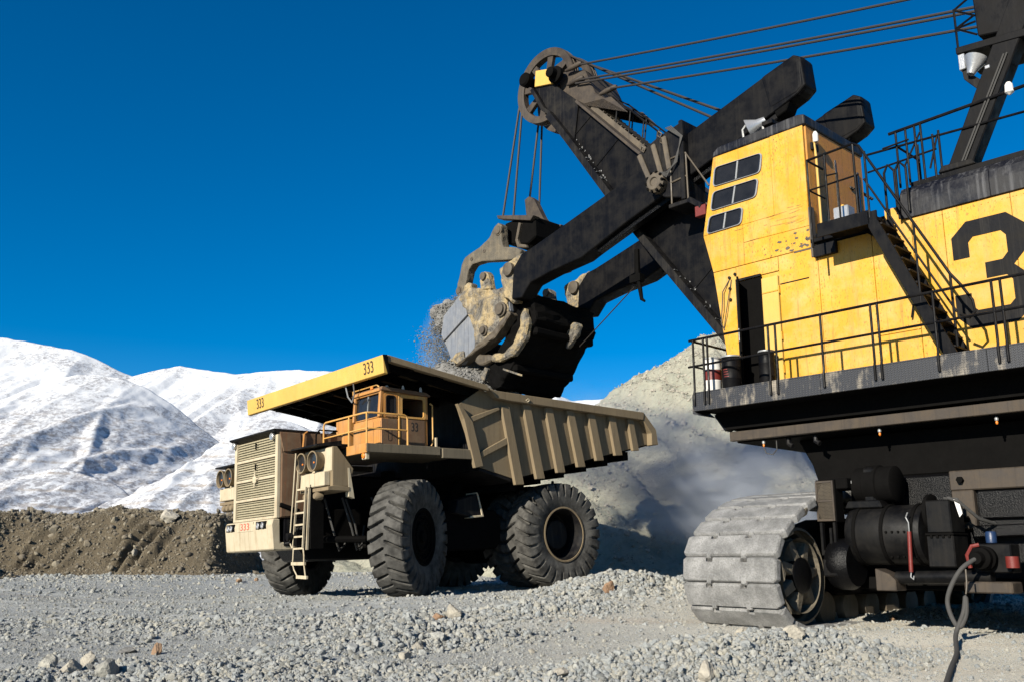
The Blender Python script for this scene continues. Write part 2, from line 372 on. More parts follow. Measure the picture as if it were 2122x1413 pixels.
def snow_mat():
    m, nt, b, obj = new_mat('mountain_snow', .85, spec=.15)
    sep = nt.nodes.new('ShaderNodeSeparateXYZ'); nt.links.new(obj, sep.inputs[0])
    lo = nt.nodes.new('ShaderNodeMapRange'); lo.inputs[1].default_value = 520; lo.inputs[2].default_value = 90; nt.links.new(sep.outputs[2], lo.inputs[0])
    big = noise(nt, mapping(nt, obj, (1, 1, 1.6)), .0045, 6, .62); fine = noise(nt, mapping(nt, obj, (1, .5, 1)), .042, 6, .8)
    mask = math_n(nt, 'ADD', math_n(nt, 'MULTIPLY', big, .75), math_n(nt, 'MULTIPLY', fine, .55))
    band = noise(nt, mapping(nt, obj, (.0035, .0035, .035)), 1.0, 3, .6)
    mask = math_n(nt, 'ADD', mask, math_n(nt, 'MULTIPLY', lo.outputs[0], math_n(nt, 'ADD', math_n(nt, 'MULTIPLY', band, .42), -.06)))
    speck = noise(nt, mapping(nt, obj, (1, .6, 1.3)), .11, 5, .8)
    brush = math_n(nt, 'MULTIPLY', ramp(nt, mask, [(.655, 0), (.76, 1)]), ramp(nt, speck, [(.47, 0), (.53, 1)]))
    c = mixc(nt, math_n(nt, 'MULTIPLY', brush, .62), (.56, .575, .60), (.12, .108, .115))
    dots = noise(nt, obj, .12, 2, .5)
    c = mixc(nt, math_n(nt, 'MULTIPLY', ramp(nt, dots, [(.66, 0), (.70, 1)]), math_n(nt, 'MULTIPLY', ramp(nt, big, [(.42, 0), (.56, 1)]), .5)), c, (.16, .14, .14))
    # bare rock edges of the old benches
    ben = nt.nodes.new('ShaderNodeTexWave'); ben.bands_direction = 'Z'; ben.inputs['Scale'].default_value = .0105; ben.inputs['Distortion'].default_value = 3; ben.inputs['Detail'].default_value = 3; ben.inputs['Detail Scale'].default_value = .4
    nt.links.new(obj, ben.inputs[0])
    edge = math_n(nt, 'MULTIPLY', ramp(nt, ben.outputs[1], [(.90, 0), (.98, 1)]), ramp(nt, lo.outputs[0], [(.45, 0), (.7, .55)]))
    edge = math_n(nt, 'MULTIPLY', edge, ramp(nt, fine, [(.40, 0), (.55, 1)]))
    c = mixc(nt, edge, c, (.30, .25, .20))
    nt.links.new(c, b.inputs['Base Color']); bump(nt, b, fine, .35, 5)
snow_mat()
def slope_mat():
    m, nt, b, obj = new_mat('slope_rock', .95, spec=.1)
    n = noise(nt, obj, .25, 6, .65); n2 = noise(nt, obj, 2.2, 6, .75); n3 = noise(nt, mapping(nt, obj, (1.4, .4, .4)), .9, 5, .6)
    c = mixc(nt, ramp(nt, n, [(.35, 0), (.68, 1)]), (.285, .29, .23), (.36, .345, .275))
    c = mixc(nt, math_n(nt, 'MULTIPLY', ramp(nt, n3, [(.45, 0), (.7, 1)]), .5), c, (.40, .36, .285))
    c = mixc(nt, math_n(nt, 'MULTIPLY', ramp(nt, n2, [(.30, 1), (.55, 0)]), .45), c, (.14, .135, .105))
    nt.links.new(c, b.inputs['Base Color']); bump(nt, b, n2, .9, .25)
slope_mat()
def berm_mat():
    m, nt, b, obj = new_mat('berm_earth', .95, spec=.1)
    n = noise(nt, obj, .5, 6, .65); n2 = noise(nt, obj, 5, 6, .75)
    c = mixc(nt, ramp(nt, n, [(.35, 0), (.68, 1)]), (.095, .078, .052), (.165, .135, .09))
    c = mixc(nt, ramp(nt, n2, [(.3, 0), (.75, 1)]), mixc(nt, .4, c, (.06, .05, .04)), c)
    nt.links.new(c, b.inputs['Base Color']); bump(nt, b, n2, .9, .15)
berm_mat()

# ground: a dense sheet round the work area inside a coarse one that runs to the mountains
def fan(y0, y1, rows, half, cols, power=1.6):
    t = np.linspace(0, 1, rows) ** power; y = y0 + (y1 - y0) * t
    u = np.linspace(-1, 1, cols); X = u[None] * (half(y))[:, None]; return X, np.repeat(y[:, None], cols, 1)
X, Y = fan(6.5, 62, 560, lambda y: 3.5 + .66 * y, 560)
Z = ground_z(X, Y)
tag(grid_obj('ground', X, Y, Z, 'ground_rock'), kind='structure')
X, Y = np.meshgrid(np.concatenate([np.linspace(-4000, -60, 30), np.linspace(-50, 50, 30), np.linspace(60, 4000, 30)]), np.concatenate([np.linspace(-400, -10, 15), np.linspace(-5, 70, 40), np.linspace(80, 1500, 30), np.linspace(1600, 5000, 20)]))
tag(grid_obj('ground', X, Y, ground_base(X, Y) - .35, 'ground_rock'), kind='structure')

# snow-covered mountains
def crest(pts, d):
    ps = [sight(x, y, dd if dd else d) for x, y, dd in ((p + (None,))[:3] for p in pts)]
    return np.array([p.x for p in ps]), np.array([p.y for p in ps]), np.array([p.z for p in ps])
cA = crest([(-900, 700), (-300, 688), (-100, 688), (0, 697), (60, 707), (110, 716), (150, 721), (185, 735), (230, 757), (275, 777), (300, 770), (340, 760), (375, 755), (420, 762), (490, 772), (560, 766), (620, 764), (690, 766), (800, 775), (900, 790), (1000, 800), (1080, 815), (1110, 827), (1150, 812), (1185, 827), (1250, 823), (1350, 812), (1600, 830), (2200, 840), (3200, 820)], 3000)
cB = crest([(-900, 960), (-300, 905), (-60, 850), (0, 825), (60, 800), (110, 783), (160, 772), (205, 770), (250, 778), (300, 797), (360, 835), (420, 885), (480, 930), (560, 990), (900, 1150)], 2150)
cC = crest([(100, 1150), (300, 1040), (400, 950), (450, 915), (500, 880), (545, 862), (600, 868), (660, 890), (800, 930), (1000, 990), (1400, 1060)], 1750)
cD = crest([(-500, 1040), (0, 985), (120, 962), (200, 980), (260, 1010), (360, 1080), (500, 1160)], 1550)
def mountain_z(x, y):
    def spurs(yc, foot, gap, seed, k, amp):
        """depth below the nearest spur line: sharp crests between V-shaped gullies running downhill"""
        r_ = np.random.RandomState(seed); best = np.full(x.shape, 1e9); x0_ = -2700.
        while x0_ < 3100:
            x0_ += gap * r_.uniform(.55, 1.5); dr = r_.uniform(-.28, .28); ph = r_.uniform(0, 6.3); w = r_.uniform(18, 45); hgt = r_.uniform(0, .35) * amp
            t_ = np.clip((yc - y), 0, 3000); xl = x0_ + dr * t_ + w * np.sin(t_ / 170. + ph) * np.clip(t_ / 300, 0, 1)
            best = np.minimum(best, k * np.abs(x - xl) + hgt)
        return np.minimum(best, amp)
    def layer(c, foot, p, gap, amp, seed, back=.5):
        zc = np.interp(x, c[0], c[2]); yc = np.interp(x, c[0], c[1]); t = np.clip((y - foot) / (yc - foot), 0, 1.0)
        g = spurs(yc, foot, gap, seed, .62, amp) + .45 * spurs(yc, foot, gap * .33, seed + 1, .62, amp * .45)
        front = zc * t ** p - g * np.sin(np.pi * np.clip(t, 0, 1)) ** .7
        return np.where(y <= yc, front, zc - back * (y - yc))
    h = np.maximum.reduce([layer(cA, 1500, 1.08, 170, 46, 3), layer(cB, 1150, .97, 80, 20, 21), layer(cC, 1050, .92, 90, 14, 33), layer(cD, 1000, .95, 80, 12, 47)])
    k = (1 - sstep(150, 260, h)) * .85              # old mine benches on the lower ground
    st = 30.; q = h / st + .30 * fbm(x / 700, y / 700, 2); f = q - np.floor(q)
    h = h + k * (sstep(.25, .95, f) - f) * st * .55
    return h + (2.4 * fbm(x / 30, y / 30, 3) + 3 * fbm(x / 110, y / 110, 3)) * sstep(5, 80, h) - 4
xs = np.concatenate([np.linspace(-2600, -1750, 60), np.linspace(-1740, 300, 520), np.linspace(310, 3000, 110)]); ys = np.concatenate([np.linspace(950, 3100, 470), np.linspace(3120, 4600, 30)])
X, Y = np.meshgrid(xs, ys)
tag(grid_obj('mountain', X, Y, mountain_z(X, Y), 'mountain_snow'), 'snow covered mountain range with brushy gullies and old mine benches', 'mountain', kind='structure')

# pit slope behind the shovel
cS = crest([(560, 1190, 60), (700, 1110, 58), (900, 1010, 56), (1100, 905, 54), (1250, 824, 53), (1290, 792, 53), (1350, 762, 53), (1400, 737, 53), (1425, 714, 53), (1455, 690, 53), (1512, 682, 54), (1600, 660, 56), (1800, 620, 60), (2200, 560, 68), (2900, 480, 80)], 53)
def pit_z(x, y):
    zc = np.interp(x, cS[0], cS[2]); yc = np.interp(x, cS[0], cS[1]) + 1.2 * fbm(x * .25, x * 0, 3)
    toe = 36.5 - .10 * (x - 6) + 1.0 * fbm(x * .3, x * 0 + 3, 2) + 9 * sstep(2, -6, x)
    t = (y - toe) / (yc - toe); tt = np.clip(t, 0, 1)
    base = ground_base(x, y)
    z = base + (zc - base) * (tt + .10 * np.sin(np.pi * tt)) + np.where(t > 1, -.05 * (y - yc), 0)
    n = .75 * fbm(x * .45 + y * .12, y * .3, 6, .6) + .12 * fbm(x * 3, y * 3, 3) + .35 * ridged(x * .55 + .25 * y, y * .08 + z * .05, 3) - .3
    return np.where(t > 0, z + n * sstep(0, .12, tt) * np.where(t > 1, .4, 1) - .05, z - .5)
X, Y = np.meshgrid(np.linspace(-22, 60, 420), np.linspace(31, 95, 330))
tag(grid_obj('hill', X, Y, pit_z(X, Y), 'slope_rock'), 'pale grey rubble slope of the open pit behind the shovel', 'slope', kind='structure')

# earth berm on the left
cE = crest([(-900, 1040, 40), (-400, 1030, 41), (-160, 1040, 43), (0, 1057, 45), (60, 1058, 46), (130, 1062, 46), (160, 1058, 46), (250, 1053, 46), (330, 1056, 46), (400, 1055, 46), (455, 1056, 46), (466, 1062, 46), (482, 1130, 46), (500, 1185, 46), (700, 1195, 46)], 46)
def berm_z(x, y):
    zc = np.interp(x, cE[0], cE[2]); yc = np.interp(x, cE[0], cE[1])
    base = ground_base(x, y); wid = 4.0 + 1.2 * fbm(x * .2, x * 0 + 2, 2)
    t = np.clip(1 - (yc - y) / wid, 0, 1); tb = np.clip(1 - (y - yc - 3) / 5, 0, 1)
    prof = np.where(y < yc, sstep(0, 1, t ** .85), np.where(y < yc + 3, 1, tb))
    z = base + (zc - base) * prof
    gro = np.sin((x - .55 * (y - yc)) * 2 * np.pi / .72 + 5.5 * fbm(x * .45, y * .45, 3))
    gm = sstep(.05, .3, t) * (1 - sstep(.5, .8, t)) * np.clip(sstep(-22.6, -21.8, x) * (1 - sstep(-20.2, -19.0, x)) + sstep(-18.2, -17.6, x) * (1 - sstep(-16.0, -15.2, x)), 0, 1) * (y < yc)
    z = z + gm * (.30 + .3 * fbm(x * .8, y * .8, 2)) * np.sign(gro) * np.abs(gro) ** .6
    z += prof * (.30 * fbm(x * .55, y * .55, 2) + .16 * fbm(x * .9, y * .9, 5, .6) + .07 * fbm(x * 4, y * 4, 3))
    z += 1.5 * bumpf(x, y, -23.0, 38.5, 1.9, 2.2, .5) * (1 + .3 * fbm(x * 2, y * 2, 3))
    return z - .10 - .25 * (prof <= 0.001) * (bumpf(x, y, -23.0, 38.5, 1.9, 2.2, .5) < .05)
X, Y = np.meshgrid(np.linspace(-50, -11, 520), np.linspace(35, 56, 240))
tag(grid_obj('embankment', X, Y, berm_z(X, Y), 'berm_earth'), 'brown earth berm with furrowed face at the foot of the mountains', 'berm', kind='structure')

# ------------------------------------------------------------------ broken rock
def rock_mesh(seed, sub=2, rough=.32, flat=(1, .85, .7)):
    rng = random.Random(seed); bm = bmesh.new(); bmesh.ops.create_icosphere(bm, subdivisions=sub, radius=1)
    planes = [(Vector((rng.gauss(0, 1), rng.gauss(0, 1), rng.gauss(0, 1))).normalized(), rng.uniform(.46, .74)) for _ in range(15)]
    for v in bm.verts:
        d = v.co.normalized(); r = 1.0
        for n, h in planes:
            k = d.dot(n)
            if k > .05: r = min(r, h / k)
        v.co = d * r * (1 + rough * .25 * rng.uniform(-1, 1))
        v.co = Vector((v.co.x * flat[0], v.co.y * flat[1], v.co.z * flat[2]))
    me = bpy.data.meshes.new('rock'); bm.to_mesh(me); bm.free(); return me
ROCKS = [rock_mesh(i, 2, .3, (1, random.Random(i).uniform(.65, .95), random.Random(i + 50).uniform(.5, .8))) for i in range(9)]
def proto_collection(mat):
    c = bpy.data.collections.new('rocks_' + mat)
    for me in ROCKS:
        m2 = me.copy(); m2.materials.append(MATS[mat]); c.objects.link(bpy.data.objects.new('rock_piece', m2))
    return c
def scatter(name, P, scale, mat, seed=0, label=None, cat=None):
    n = len(P); rng = np.random.RandomState(seed)
    me = bpy.data.meshes.new(name); me.vertices.add(n); me.vertices.foreach_set('co', np.asarray(P, float).ravel())
    a = me.attributes.new('sc', 'FLOAT', 'POINT'); a.data.foreach_set('value', np.asarray(scale, float))
    a = me.attributes.new('ro', 'FLOAT_VECTOR', 'POINT'); a.data.foreach_set('vector', (rng.rand(n, 3) * np.array([.9, .9, 6.28]) + np.where(rng.rand(n, 1) < .5, 3.14, 0) * np.array([1, 0, 0])).ravel())
    a = me.attributes.new('ix', 'INT', 'POINT'); a.data.foreach_set('value', rng.randint(0, len(ROCKS), n).astype(np.int32))
    o = bpy.data.objects.new(name, me); COL.objects.link(o)
    ng = bpy.data.node_groups.new('scatter_' + name, 'GeometryNodeTree')
    ng.interface.new_socket('Geometry', in_out='INPUT', socket_type='NodeSocketGeometry'); ng.interface.new_socket('Geometry', in_out='OUTPUT', socket_type='NodeSocketGeometry')
    N = ng.nodes; L = ng.links
    gi = N.new('NodeGroupInput'); go = N.new('NodeGroupOutput'); ip = N.new('GeometryNodeInstanceOnPoints'); ci = N.new('GeometryNodeCollectionInfo')
    ci.inputs[0].default_value = proto_collection(mat); ci.inputs['Separate Children'].default_value = True; ci.inputs['Reset Children'].default_value = True
    def attr(nm, ty):
        q = N.new('GeometryNodeInputNamedAttribute'); q.data_type = ty; q.inputs['Name'].default_value = nm; return q.outputs['Attribute']
    e2r = N.new('FunctionNodeEulerToRotation'); L.new(attr('ro', 'FLOAT_VECTOR'), e2r.inputs[0])
    L.new(gi.outputs[0], ip.inputs['Points']); L.new(ci.outputs[0], ip.inputs['Instance']); ip.inputs['Pick Instance'].default_value = True
    L.new(attr('ix', 'INT'), ip.inputs['Instance Index']); L.new(e2r.outputs[0], ip.inputs['Rotation']); L.new(attr('sc', 'FLOAT'), ip.inputs['Scale'])
    L.new(ip.outputs[0], go.inputs[0])
    md = o.modifiers.new('scatter', 'NODES'); md.node_group = ng
    return tag(o, label, cat, kind='stuff')
rng = np.random.RandomState(11)
N0 = 430000
y = 8.5 * (44 / 8.5) ** rng.rand(N0); x = (rng.rand(N0) * 2 - 1) * (2.5 + .60 * y)
rf = roughness(x, y); keep = rng.rand(N0) < np.clip(rf * rf * 1.3, .42, 1); x, y, rf = x[keep], y[keep], rf[keep]
s = .0115 * (1 + .05 * (y - 9)) * (1 - rng.rand(len(x)) * .992) ** -.46 * (.55 + .85 * rf * rf)
s = np.minimum(s, .058 * (1 + .06 * (y - 9)))
# the windrows and rubble patches carry far more stones
xr = []; yr = []
for (ca, cb_, ra, rb, ro, m) in ((2.4, 12.9, 2.2, .9, .42, 9000), (4.2, 14.2, 1.6, .7, .35, 5000), (-1.6, 15.8, 1.9, .7, .6, 6000), (2.2, 22.6, 2.0, .8, .25, 5000), (-4.6, 11.9, 3.4, 1.2, .1, 9000), (.6, 19.4, 1.6, .6, .5, 3000), (-2.2, 18.6, 2.6, .8, .2, 4000)):
    a_, b2 = rng.randn(m) * ra * .62, rng.randn(m) * rb * .62; xr.append(ca + a_ * math.cos(ro) - b2 * math.sin(ro)); yr.append(cb_ + a_ * math.sin(ro) + b2 * math.cos(ro))
xr = np.concatenate(xr); yr = np.concatenate(yr); sr_ = np.minimum(.015 * (1 + .05 * (yr - 9)) * (1 - rng.rand(len(xr)) * .99) ** -.45, .085 * (1 + .04 * (yr - 9)))
x = np.concatenate([x, xr]); y = np.concatenate([y, yr]); s = np.concatenate([s, sr_])
z = ground_z(x, y) + s * .15
scatter('gravel', np.stack([x, y, z], 1), s, 'rock_grey', 3, 'loose grey broken rock and gravel covering the pit floor', 'gravel')
N1 = 36000
x = rng.uniform(-34, -11.5, N1); y = rng.uniform(37, 51, N1); zc = np.interp(x, cE[0], cE[1]); zz = berm_z(x, y); k = zz > ground_z(x, y) + .02
x, y, zz = x[k], y[k], zz[k]; s = np.minimum(.034 * (1 - rng.rand(len(x)) * .99) ** -.46, .28)
scatter('rubble', np.stack([x, y, zz + s * .2], 1), s, 'rock_berm', 4, 'brown stones sticking out of the earth berm', 'rubble')
N2 = 16000
x = rng.uniform(-4, 26, N2); y = rng.uniform(36, 56, N2); zz = pit_z(x, y); k = (zz > ground_z(x, y) + .1)
x, y, zz = x[k], y[k], zz[k]; s = np.minimum(.045 * (1 - rng.rand(len(x)) * .99) ** -.40, .35)
scatter('scree', np.stack([x, y, zz], 1), s, 'rock_pale', 5, 'pale loose scree lying on the pit slope', 'scree')
# ================================================================== DUMP TRUCK   (x forward, y to its left, z up; origin on the ground between the front wheels)
truck = tag(empty('dump_truck', TR_ORG, TR_ROT), 'huge tan and yellow mining dump truck being loaded by the shovel', 'dump truck')
def part(mb, name, mat, parent=None, **k): return mb.build(name, mat, parent or truck, **k)

# --- wheels
def tyre_mesh():
    RO, n, per = 1.5, 27, 22; nt_ = n * per
    prof = [(.70, -.36), (.74, -.42), (.90, -.47), (1.08, -.505), (1.22, -.51), (1.32, -.50), (1.40, -.485), (1.452, -.468), (1.478, -.445)]
    prof += [(1.478 + .022 * (1 - (a / .42) ** 2), a) for a in np.linspace(-.42, .42, 23)]
    prof += [(r, -a) for r, a in reversed(prof[:9])]
    prof = np.array(prof); m = len(prof); th = np.arange(nt_) * 2 * np.pi / nt_
    a = prof[:, 1]; r0 = prof[:, 0]
    w = np.clip(np.abs(a) / .45, 0, 1.15)
    ph = (th[None] * n / (2 * np.pi)) + (.75 * w - .12 * w * w)[:, None] + np.where(a < 0, .5, 0)[:, None]
    f = ph - np.floor(ph)
    wid = .22 + .09 * w[:, None]
    g = 1 - np.clip((np.abs(f - .5) - (.5 - wid / 2)) / .07, -1, 0) * -1           # 1 on the lug groove
    g = np.clip((np.abs(f - .5) - (.5 - wid / 2)) / .05, 0, 1)
    amp = np.where(r0 > 1.38, .13, np.where(r0 > 1.2, .03, 0)) * np.clip((w - .02) / .12, 0, 1)
    rr = r0[:, None] - g * amp[:, None]
    aa = a[:, None] - np.sign(a)[:, None] * g * np.where((r0 > 1.15) & (r0 < 1.475), .05, 0)[:, None]
    V = np.stack([rr * np.cos(th), np.repeat(aa, 1, 1) + 0 * th, rr * np.sin(th)], -1).reshape(-1, 3)
    F_ = [(i * nt_ + k, i * nt_ + (k + 1) % nt_, (i + 1) * nt_ + (k + 1) % nt_, (i + 1) * nt_ + k) for i in range(m - 1) for k in range(nt_)]
    mb = MB(); mb.v = [tuple(p) for p in V]; mb.f = F_; return mb
tyre0 = tyre_mesh().build('tyre', 'tyre_rubber', None, smooth=True)
def rim_front():
    mb = MB(); mb.lathe([(.735, .36), (.745, .43), (.70, .44), (.66, .37), (.62, .36), (.60, .41), (.56, .42), (.54, .36), (.40, .34), (.38, .40), (.33, .41), (.30, .36), (.16, .36), (.14, .44), (.01, .45)], 40, cap=False)
    for k in range(20):
        t = k * math.pi / 10; mb.lathe([(.025, .36), (.025, .40), (.002, .40)], 6, c=(.48 * math.cos(t), 0, .48 * math.sin(t)))
    mb.lathe([(.735, -.36), (.60, -.30), (.3, -.28), (.01, -.28)], 30, cap=False); return mb
def rim_rear():
    mb = MB(); mb.lathe([(.735, .36), (.765, .455), (.72, .47), (.69, .40), (.67, .33), (.655, .12), (.645, -.10), (.60, -.14), (.45, -.14), (.44, .10), (.40, .14), (.05, .14), (.005, .13)], 44, cap=False)
    for k in range(18):
        t = k * math.pi / 9; mb.lathe([(.022, -.14), (.022, -.10), (.002, -.10)], 6, c=(.53 * math.cos(t), 0, .53 * math.sin(t)))
    mb.lathe([(.735, -.36), (.60, -.30), (.3, -.28), (.01, -.28)], 30, cap=False); return mb
rf0 = rim_front().build('rim', 'dark_iron', None, smooth=True); rr0 = rim_rear().build('rim', 'black_dusty', None, smooth=True)
rim_flange0 = MB().lathe([(.74, .44), (.79, .455), (.795, .475), (.75, .48), (.735, .46)], 44, cap=False).build('rim_flange', 'truck_tan', None, smooth=True)
for o in (tyre0, rf0, rr0, rim_flange0): COL.objects.unlink(o)
def wheel(x, y, rear, flip, steer=0, spin=0, outer=True):
    w = empty('wheel', (x, y, 1.5), (0, 0, R(steer + (180 if flip else 0))), truck)
    for src in (tyre0, rr0 if rear else rf0) + ((rim_flange0,) if rear and outer else ()):
        c = src.copy(); COL.objects.link(c); c.parent = w; c.rotation_euler = (0, R(spin), 0)
wheel(.27, 3.14, False, False, 31, 3)
wheel(.10, -3.14, False, True, 31, 9)
wheel(-4.85, 3.12, True, False, 0, 5); wheel(-4.85, 1.98, True, False, 0, 12, False)
wheel(-4.85, -3.12, True, True, 0, 5); wheel(-4.85, -1.98, True, True, 0, 1, False)

# --- chassis
ch = B(-7.6, 2.9, .75, 1.15, 1.55, 2.35).box(-7.6, 2.9, -1.15, -.75, 1.55, 2.35)
for x in (-6.9, -5, -3.2, -1.4, .2, 1.6): ch.box(x - .12, x + .12, -.75, .75, 1.6, 2.3)
part(ch, 'chassis', 'dark_iron', bevel=.02)
ax = B(-.25, .25, -2.6, 2.6, 1.2, 1.7).box(-.35, .35, 1.3, 1.9, 1.0, 2.9).box(-.35, .35, -1.9, -1.3, 1.0, 2.9)
ax.tube([(.1, 2.55, 1.5), (.5, 1.0, 1.35), (.5, -1.0, 1.35), (0, -2.5, 1.5)], .09, 8)
part(ax, 'front_axle', 'dark_iron', bevel=.03)
part(MB().lathe([(.55, -2.6), (.62, -1.2), (.8, -.9), (.8, .9), (.62, 1.2), (.55, 2.6)], 24, c=(-4.85, 0, 1.55)), 'rear_axle', 'dark_iron', smooth=True)
part(MB().prism([(-1.2, 1.0), (1.9, 1.0), (2.3, 1.5), (2.3, 3.3), (-1.2, 3.3)], -.72, .72), 'engine', 'grease_black', bevel=.05)
for s in (-1, 1):
    part(MB().prism([(-1.2, 1.15), (-2.95, 1.15), (-3.15, 1.35), (-3.15, 2.05), (-2.95, 2.25), (-1.2, 2.25), (-1.0, 2.05), (-1.0, 1.35)], s * 1.45, s * 2.75), 'fuel_tank', 'dark_iron', bevel=.04)
    part(MB().tube([(-1.6, s * 1.75, 2.0), (-2.6, s * 1.75, 3.2)], .17, 14).tube([(-2.5, s * 1.75, 3.1), (-3.4, s * 1.75, 3.6)], .12, 14), 'hoist_cylinder', 'dark_iron', smooth=True)
hyd = MB().prism([(-1.35, 2.15), (-1.45, 2.5), (-2.12, 2.68), (-2.30, 2.06), (-1.85, 2.03)], 2.55, 3.0)
part(hyd, 'hydraulic_tank', 'black_dusty', bevel=.02)  # tan tank given a black colour that stands in for its shade
part(MB().prism([(-2.10, 2.72), (-2.145, 2.68), (-2.325, 2.04), (-1.85, 2.0), (-1.85, 2.06), (-2.25, 2.09)], 2.5, 3.03), 'tank_lit_edge', 'truck_cream', bevel=.01)  # cream strip painting the sunlit edge of the tank
sus = MB().tube([(.3, 2.1, 1.5), (.1, 1.9, 3.3)], .2, 14); part(sus, 'suspension_strut', 'dark_iron', smooth=True)
sus = MB().tube([(.3, -2.1, 1.5), (.1, -1.9, 3.3)], .2, 14); part(sus, 'suspension_strut', 'dark_iron', smooth=True)
hos = MB()
for i, (x, y) in enumerate(((1.9, 1.6), (1.6, 2.0), (1.2, 1.5), (.9, 2.3))):
    hos.tube([(x, y, 2.6), (x - .2, y + .15, 1.7 + .1 * i), (x - .5, y - .1, 1.25), (x - .9, y - .5, 1.4), (x - 1.1, y - .7, 1.9)], .03, 6)
part(hos, 'hydraulic_hose', 'cable_rubber', smooth=True)
part(MB().tube([(2.6, 1.7, 1.55), (1.2, 2.5, 1.5)], .09, 8).box(2.2, 2.75, 1.25, 1.7, 1.4, 1.75), 'steering_link', 'dark_iron', smooth=True)

# --- radiator housing, grille, bumper
hood = MB().prism([(3.04, 2.12), (3.04, 4.30), (3.16, 4.40), (1.2, 4.36), (-1.2, 4.36), (-1.2, 3.85), (1.9, 3.85), (2.2, 2.12)], -1.33, 1.33)
part(hood, 'radiator_housing', 'truck_rust', bevel=.02)
hs = MB()
hs.prism([(3.02, 2.14), (3.02, 3.78), (2.2, 3.74), (2.2, 2.2)], 1.33, 1.36); part(hs, 'side_panel', 'truck_rust', bevel=.01)
part(MB().prism([(2.98, 3.83), (3.10, 4.34), (2.50, 4.33), (2.45, 3.83)], 1.33, 1.37), 'side_panel', 'truck_rust', bevel=.01)
part(MB().prism([(2.40, 3.84), (2.44, 4.33), (.6, 4.32), (.6, 3.84)], 1.33, 1.37), 'side_panel', 'truck_rust', bevel=.01)
part(B(1.9, 2.7, -.3, .8, 4.36, 4.46), 'radiator_cap', 'truck_rust', bevel=.02)
part(MB().tube([(2.46, 1.42, 3.85), (2.42, 1.42, 4.3), (2.3, 1.36, 4.38)], .025, 6), 'conduit', 'truck_orange', smooth=True)
fr = MB()
for y in (-1.25, 1.25): fr.box(3.04, 3.13, y - .07, y + .07, 2.12, 4.28)
for z in (2.15, 2.68, 3.21, 3.75): fr.box(3.045, 3.125, -1.18, 1.18, z - .035, z + .035)
part(fr, 'grille_frame', 'truck_cream', bevel=.008)
part(MB().prism([(3.03, 4.28), (3.26, 4.38), (3.26, 4.42), (1.9, 4.40), (1.9, 4.37), (3.03, 4.36)], -1.42, 1.36), 'visor', 'black_dusty', bevel=.005)
zz = [(2.19, 2.64), (2.72, 3.17), (3.25, 3.71), (3.79, 4.27)]
for z0, z1 in zz:
    g = B(3.035, 3.05, -1.18, 1.18, z0, z1); k = int((z1 - z0) / .062)
    for i in range(k):
        z = z0 + (i + .5) * (z1 - z0) / k; g.prism([(3.05, z + .022), (3.095, z + .002), (3.095, z - .012), (3.05, z + .004)], -1.18, 1.18)
    for j in range(23): y = -1.13 + j * .1027; g.box(3.051, 3.062, y - .006, y + .006, z0, z1)
    part(g, 'grille_panel', 'truck_grille')
em = MB().prism([(0, 3.46), (.035, 3.28), (.10, 3.28), (.10, 3.235), (.27, 3.215), (.10, 3.195), (.10, 3.12), (.03, 3.12), (.01, 2.98), (-.01, 2.98), (-.03, 3.12), (-.10, 3.12), (-.10, 3.165), (-.27, 3.215), (-.10, 3.235), (-.10, 3.28), (-.035, 3.28)], 3.126, 3.15, 'x')
part(em, 'emblem', 'truck_cream')
for z in (4.18, 3.62): part(MB().prism([(-.03, z), (.03, z), (.02, z - .16), (-.02, z - .16)], 3.106, 3.13, 'x'), 'latch', 'dark_iron')
bump_ = MB().prism([(3.02, 2.10), (3.22, 2.10), (3.26, 1.95), (3.20, 1.32), (3.02, 1.30), (2.55, 1.30), (2.55, 1.5), (3.0, 1.5)], -1.55, 1.30)
part(bump_, 'bumper', 'truck_cream', bevel=.025)
def bx(y0, y1, z0=1.86, z1=2.06):
    f = B(3.245, 3.262, y0, y1, z0, z1); part(f, 'lamp_recess', 'dark_iron', bevel=.004)
    for k, yy in enumerate((y0 + .17, y1 - .17)):
        part(MB().lathe([(.075, 3.262), (.082, 3.30), (.065, 3.31), (.05, 3.285), (.004, 3.28)], 16, 'x', (0, yy, (z0 + z1) / 2 - .01)), 'headlight', 'lamp_silver', smooth=True)
bx(-1.45, -.92); bx(.40, 1.0)
part(B(3.245, 3.258, -.76, .22, 1.83, 2.07), 'number_plate', 'truck_cream', bevel=.004)
text('lettering', '333', .26, 'lettering_red', truck, face_mtx((3.262, -.27, 1.95), (0, 1, 0), (0, 0, 1)), .003, 1.5)
for y in (-1.28, 1.08):
    part(MB().lathe([(.03, 3.06), (.09, 3.12), (.10, 3.20), (.085, 3.215), (.004, 3.20)], 16, 'x', (0, y, 4.24)), 'work_lamp', 'lamp_silver', smooth=True)
part(MB().tube([(3.05, 1.36, 2.45), (2.55, 1.42, 2.28)], .06, 10), 'grab_strut', 'dark_iron', smooth=True)
mech = MB()
for i in range(5): mech.tube([(2.9 - .1 * i, 1.25, 1.45 + .12 * i), (2.6 - .1 * i, 1.55, 1.5 + .12 * i), (2.2, 1.5, 1.6 + .1 * i)], .045, 8)
mech.box(2.3, 2.9, 1.0, 1.32, 1.4, 2.1).tube([(2.9, 1.45, 1.62), (2.35, 1.5, 1.70)], .10, 10)
part(mech, 'radiator_piping', 'black_dusty', smooth=True)

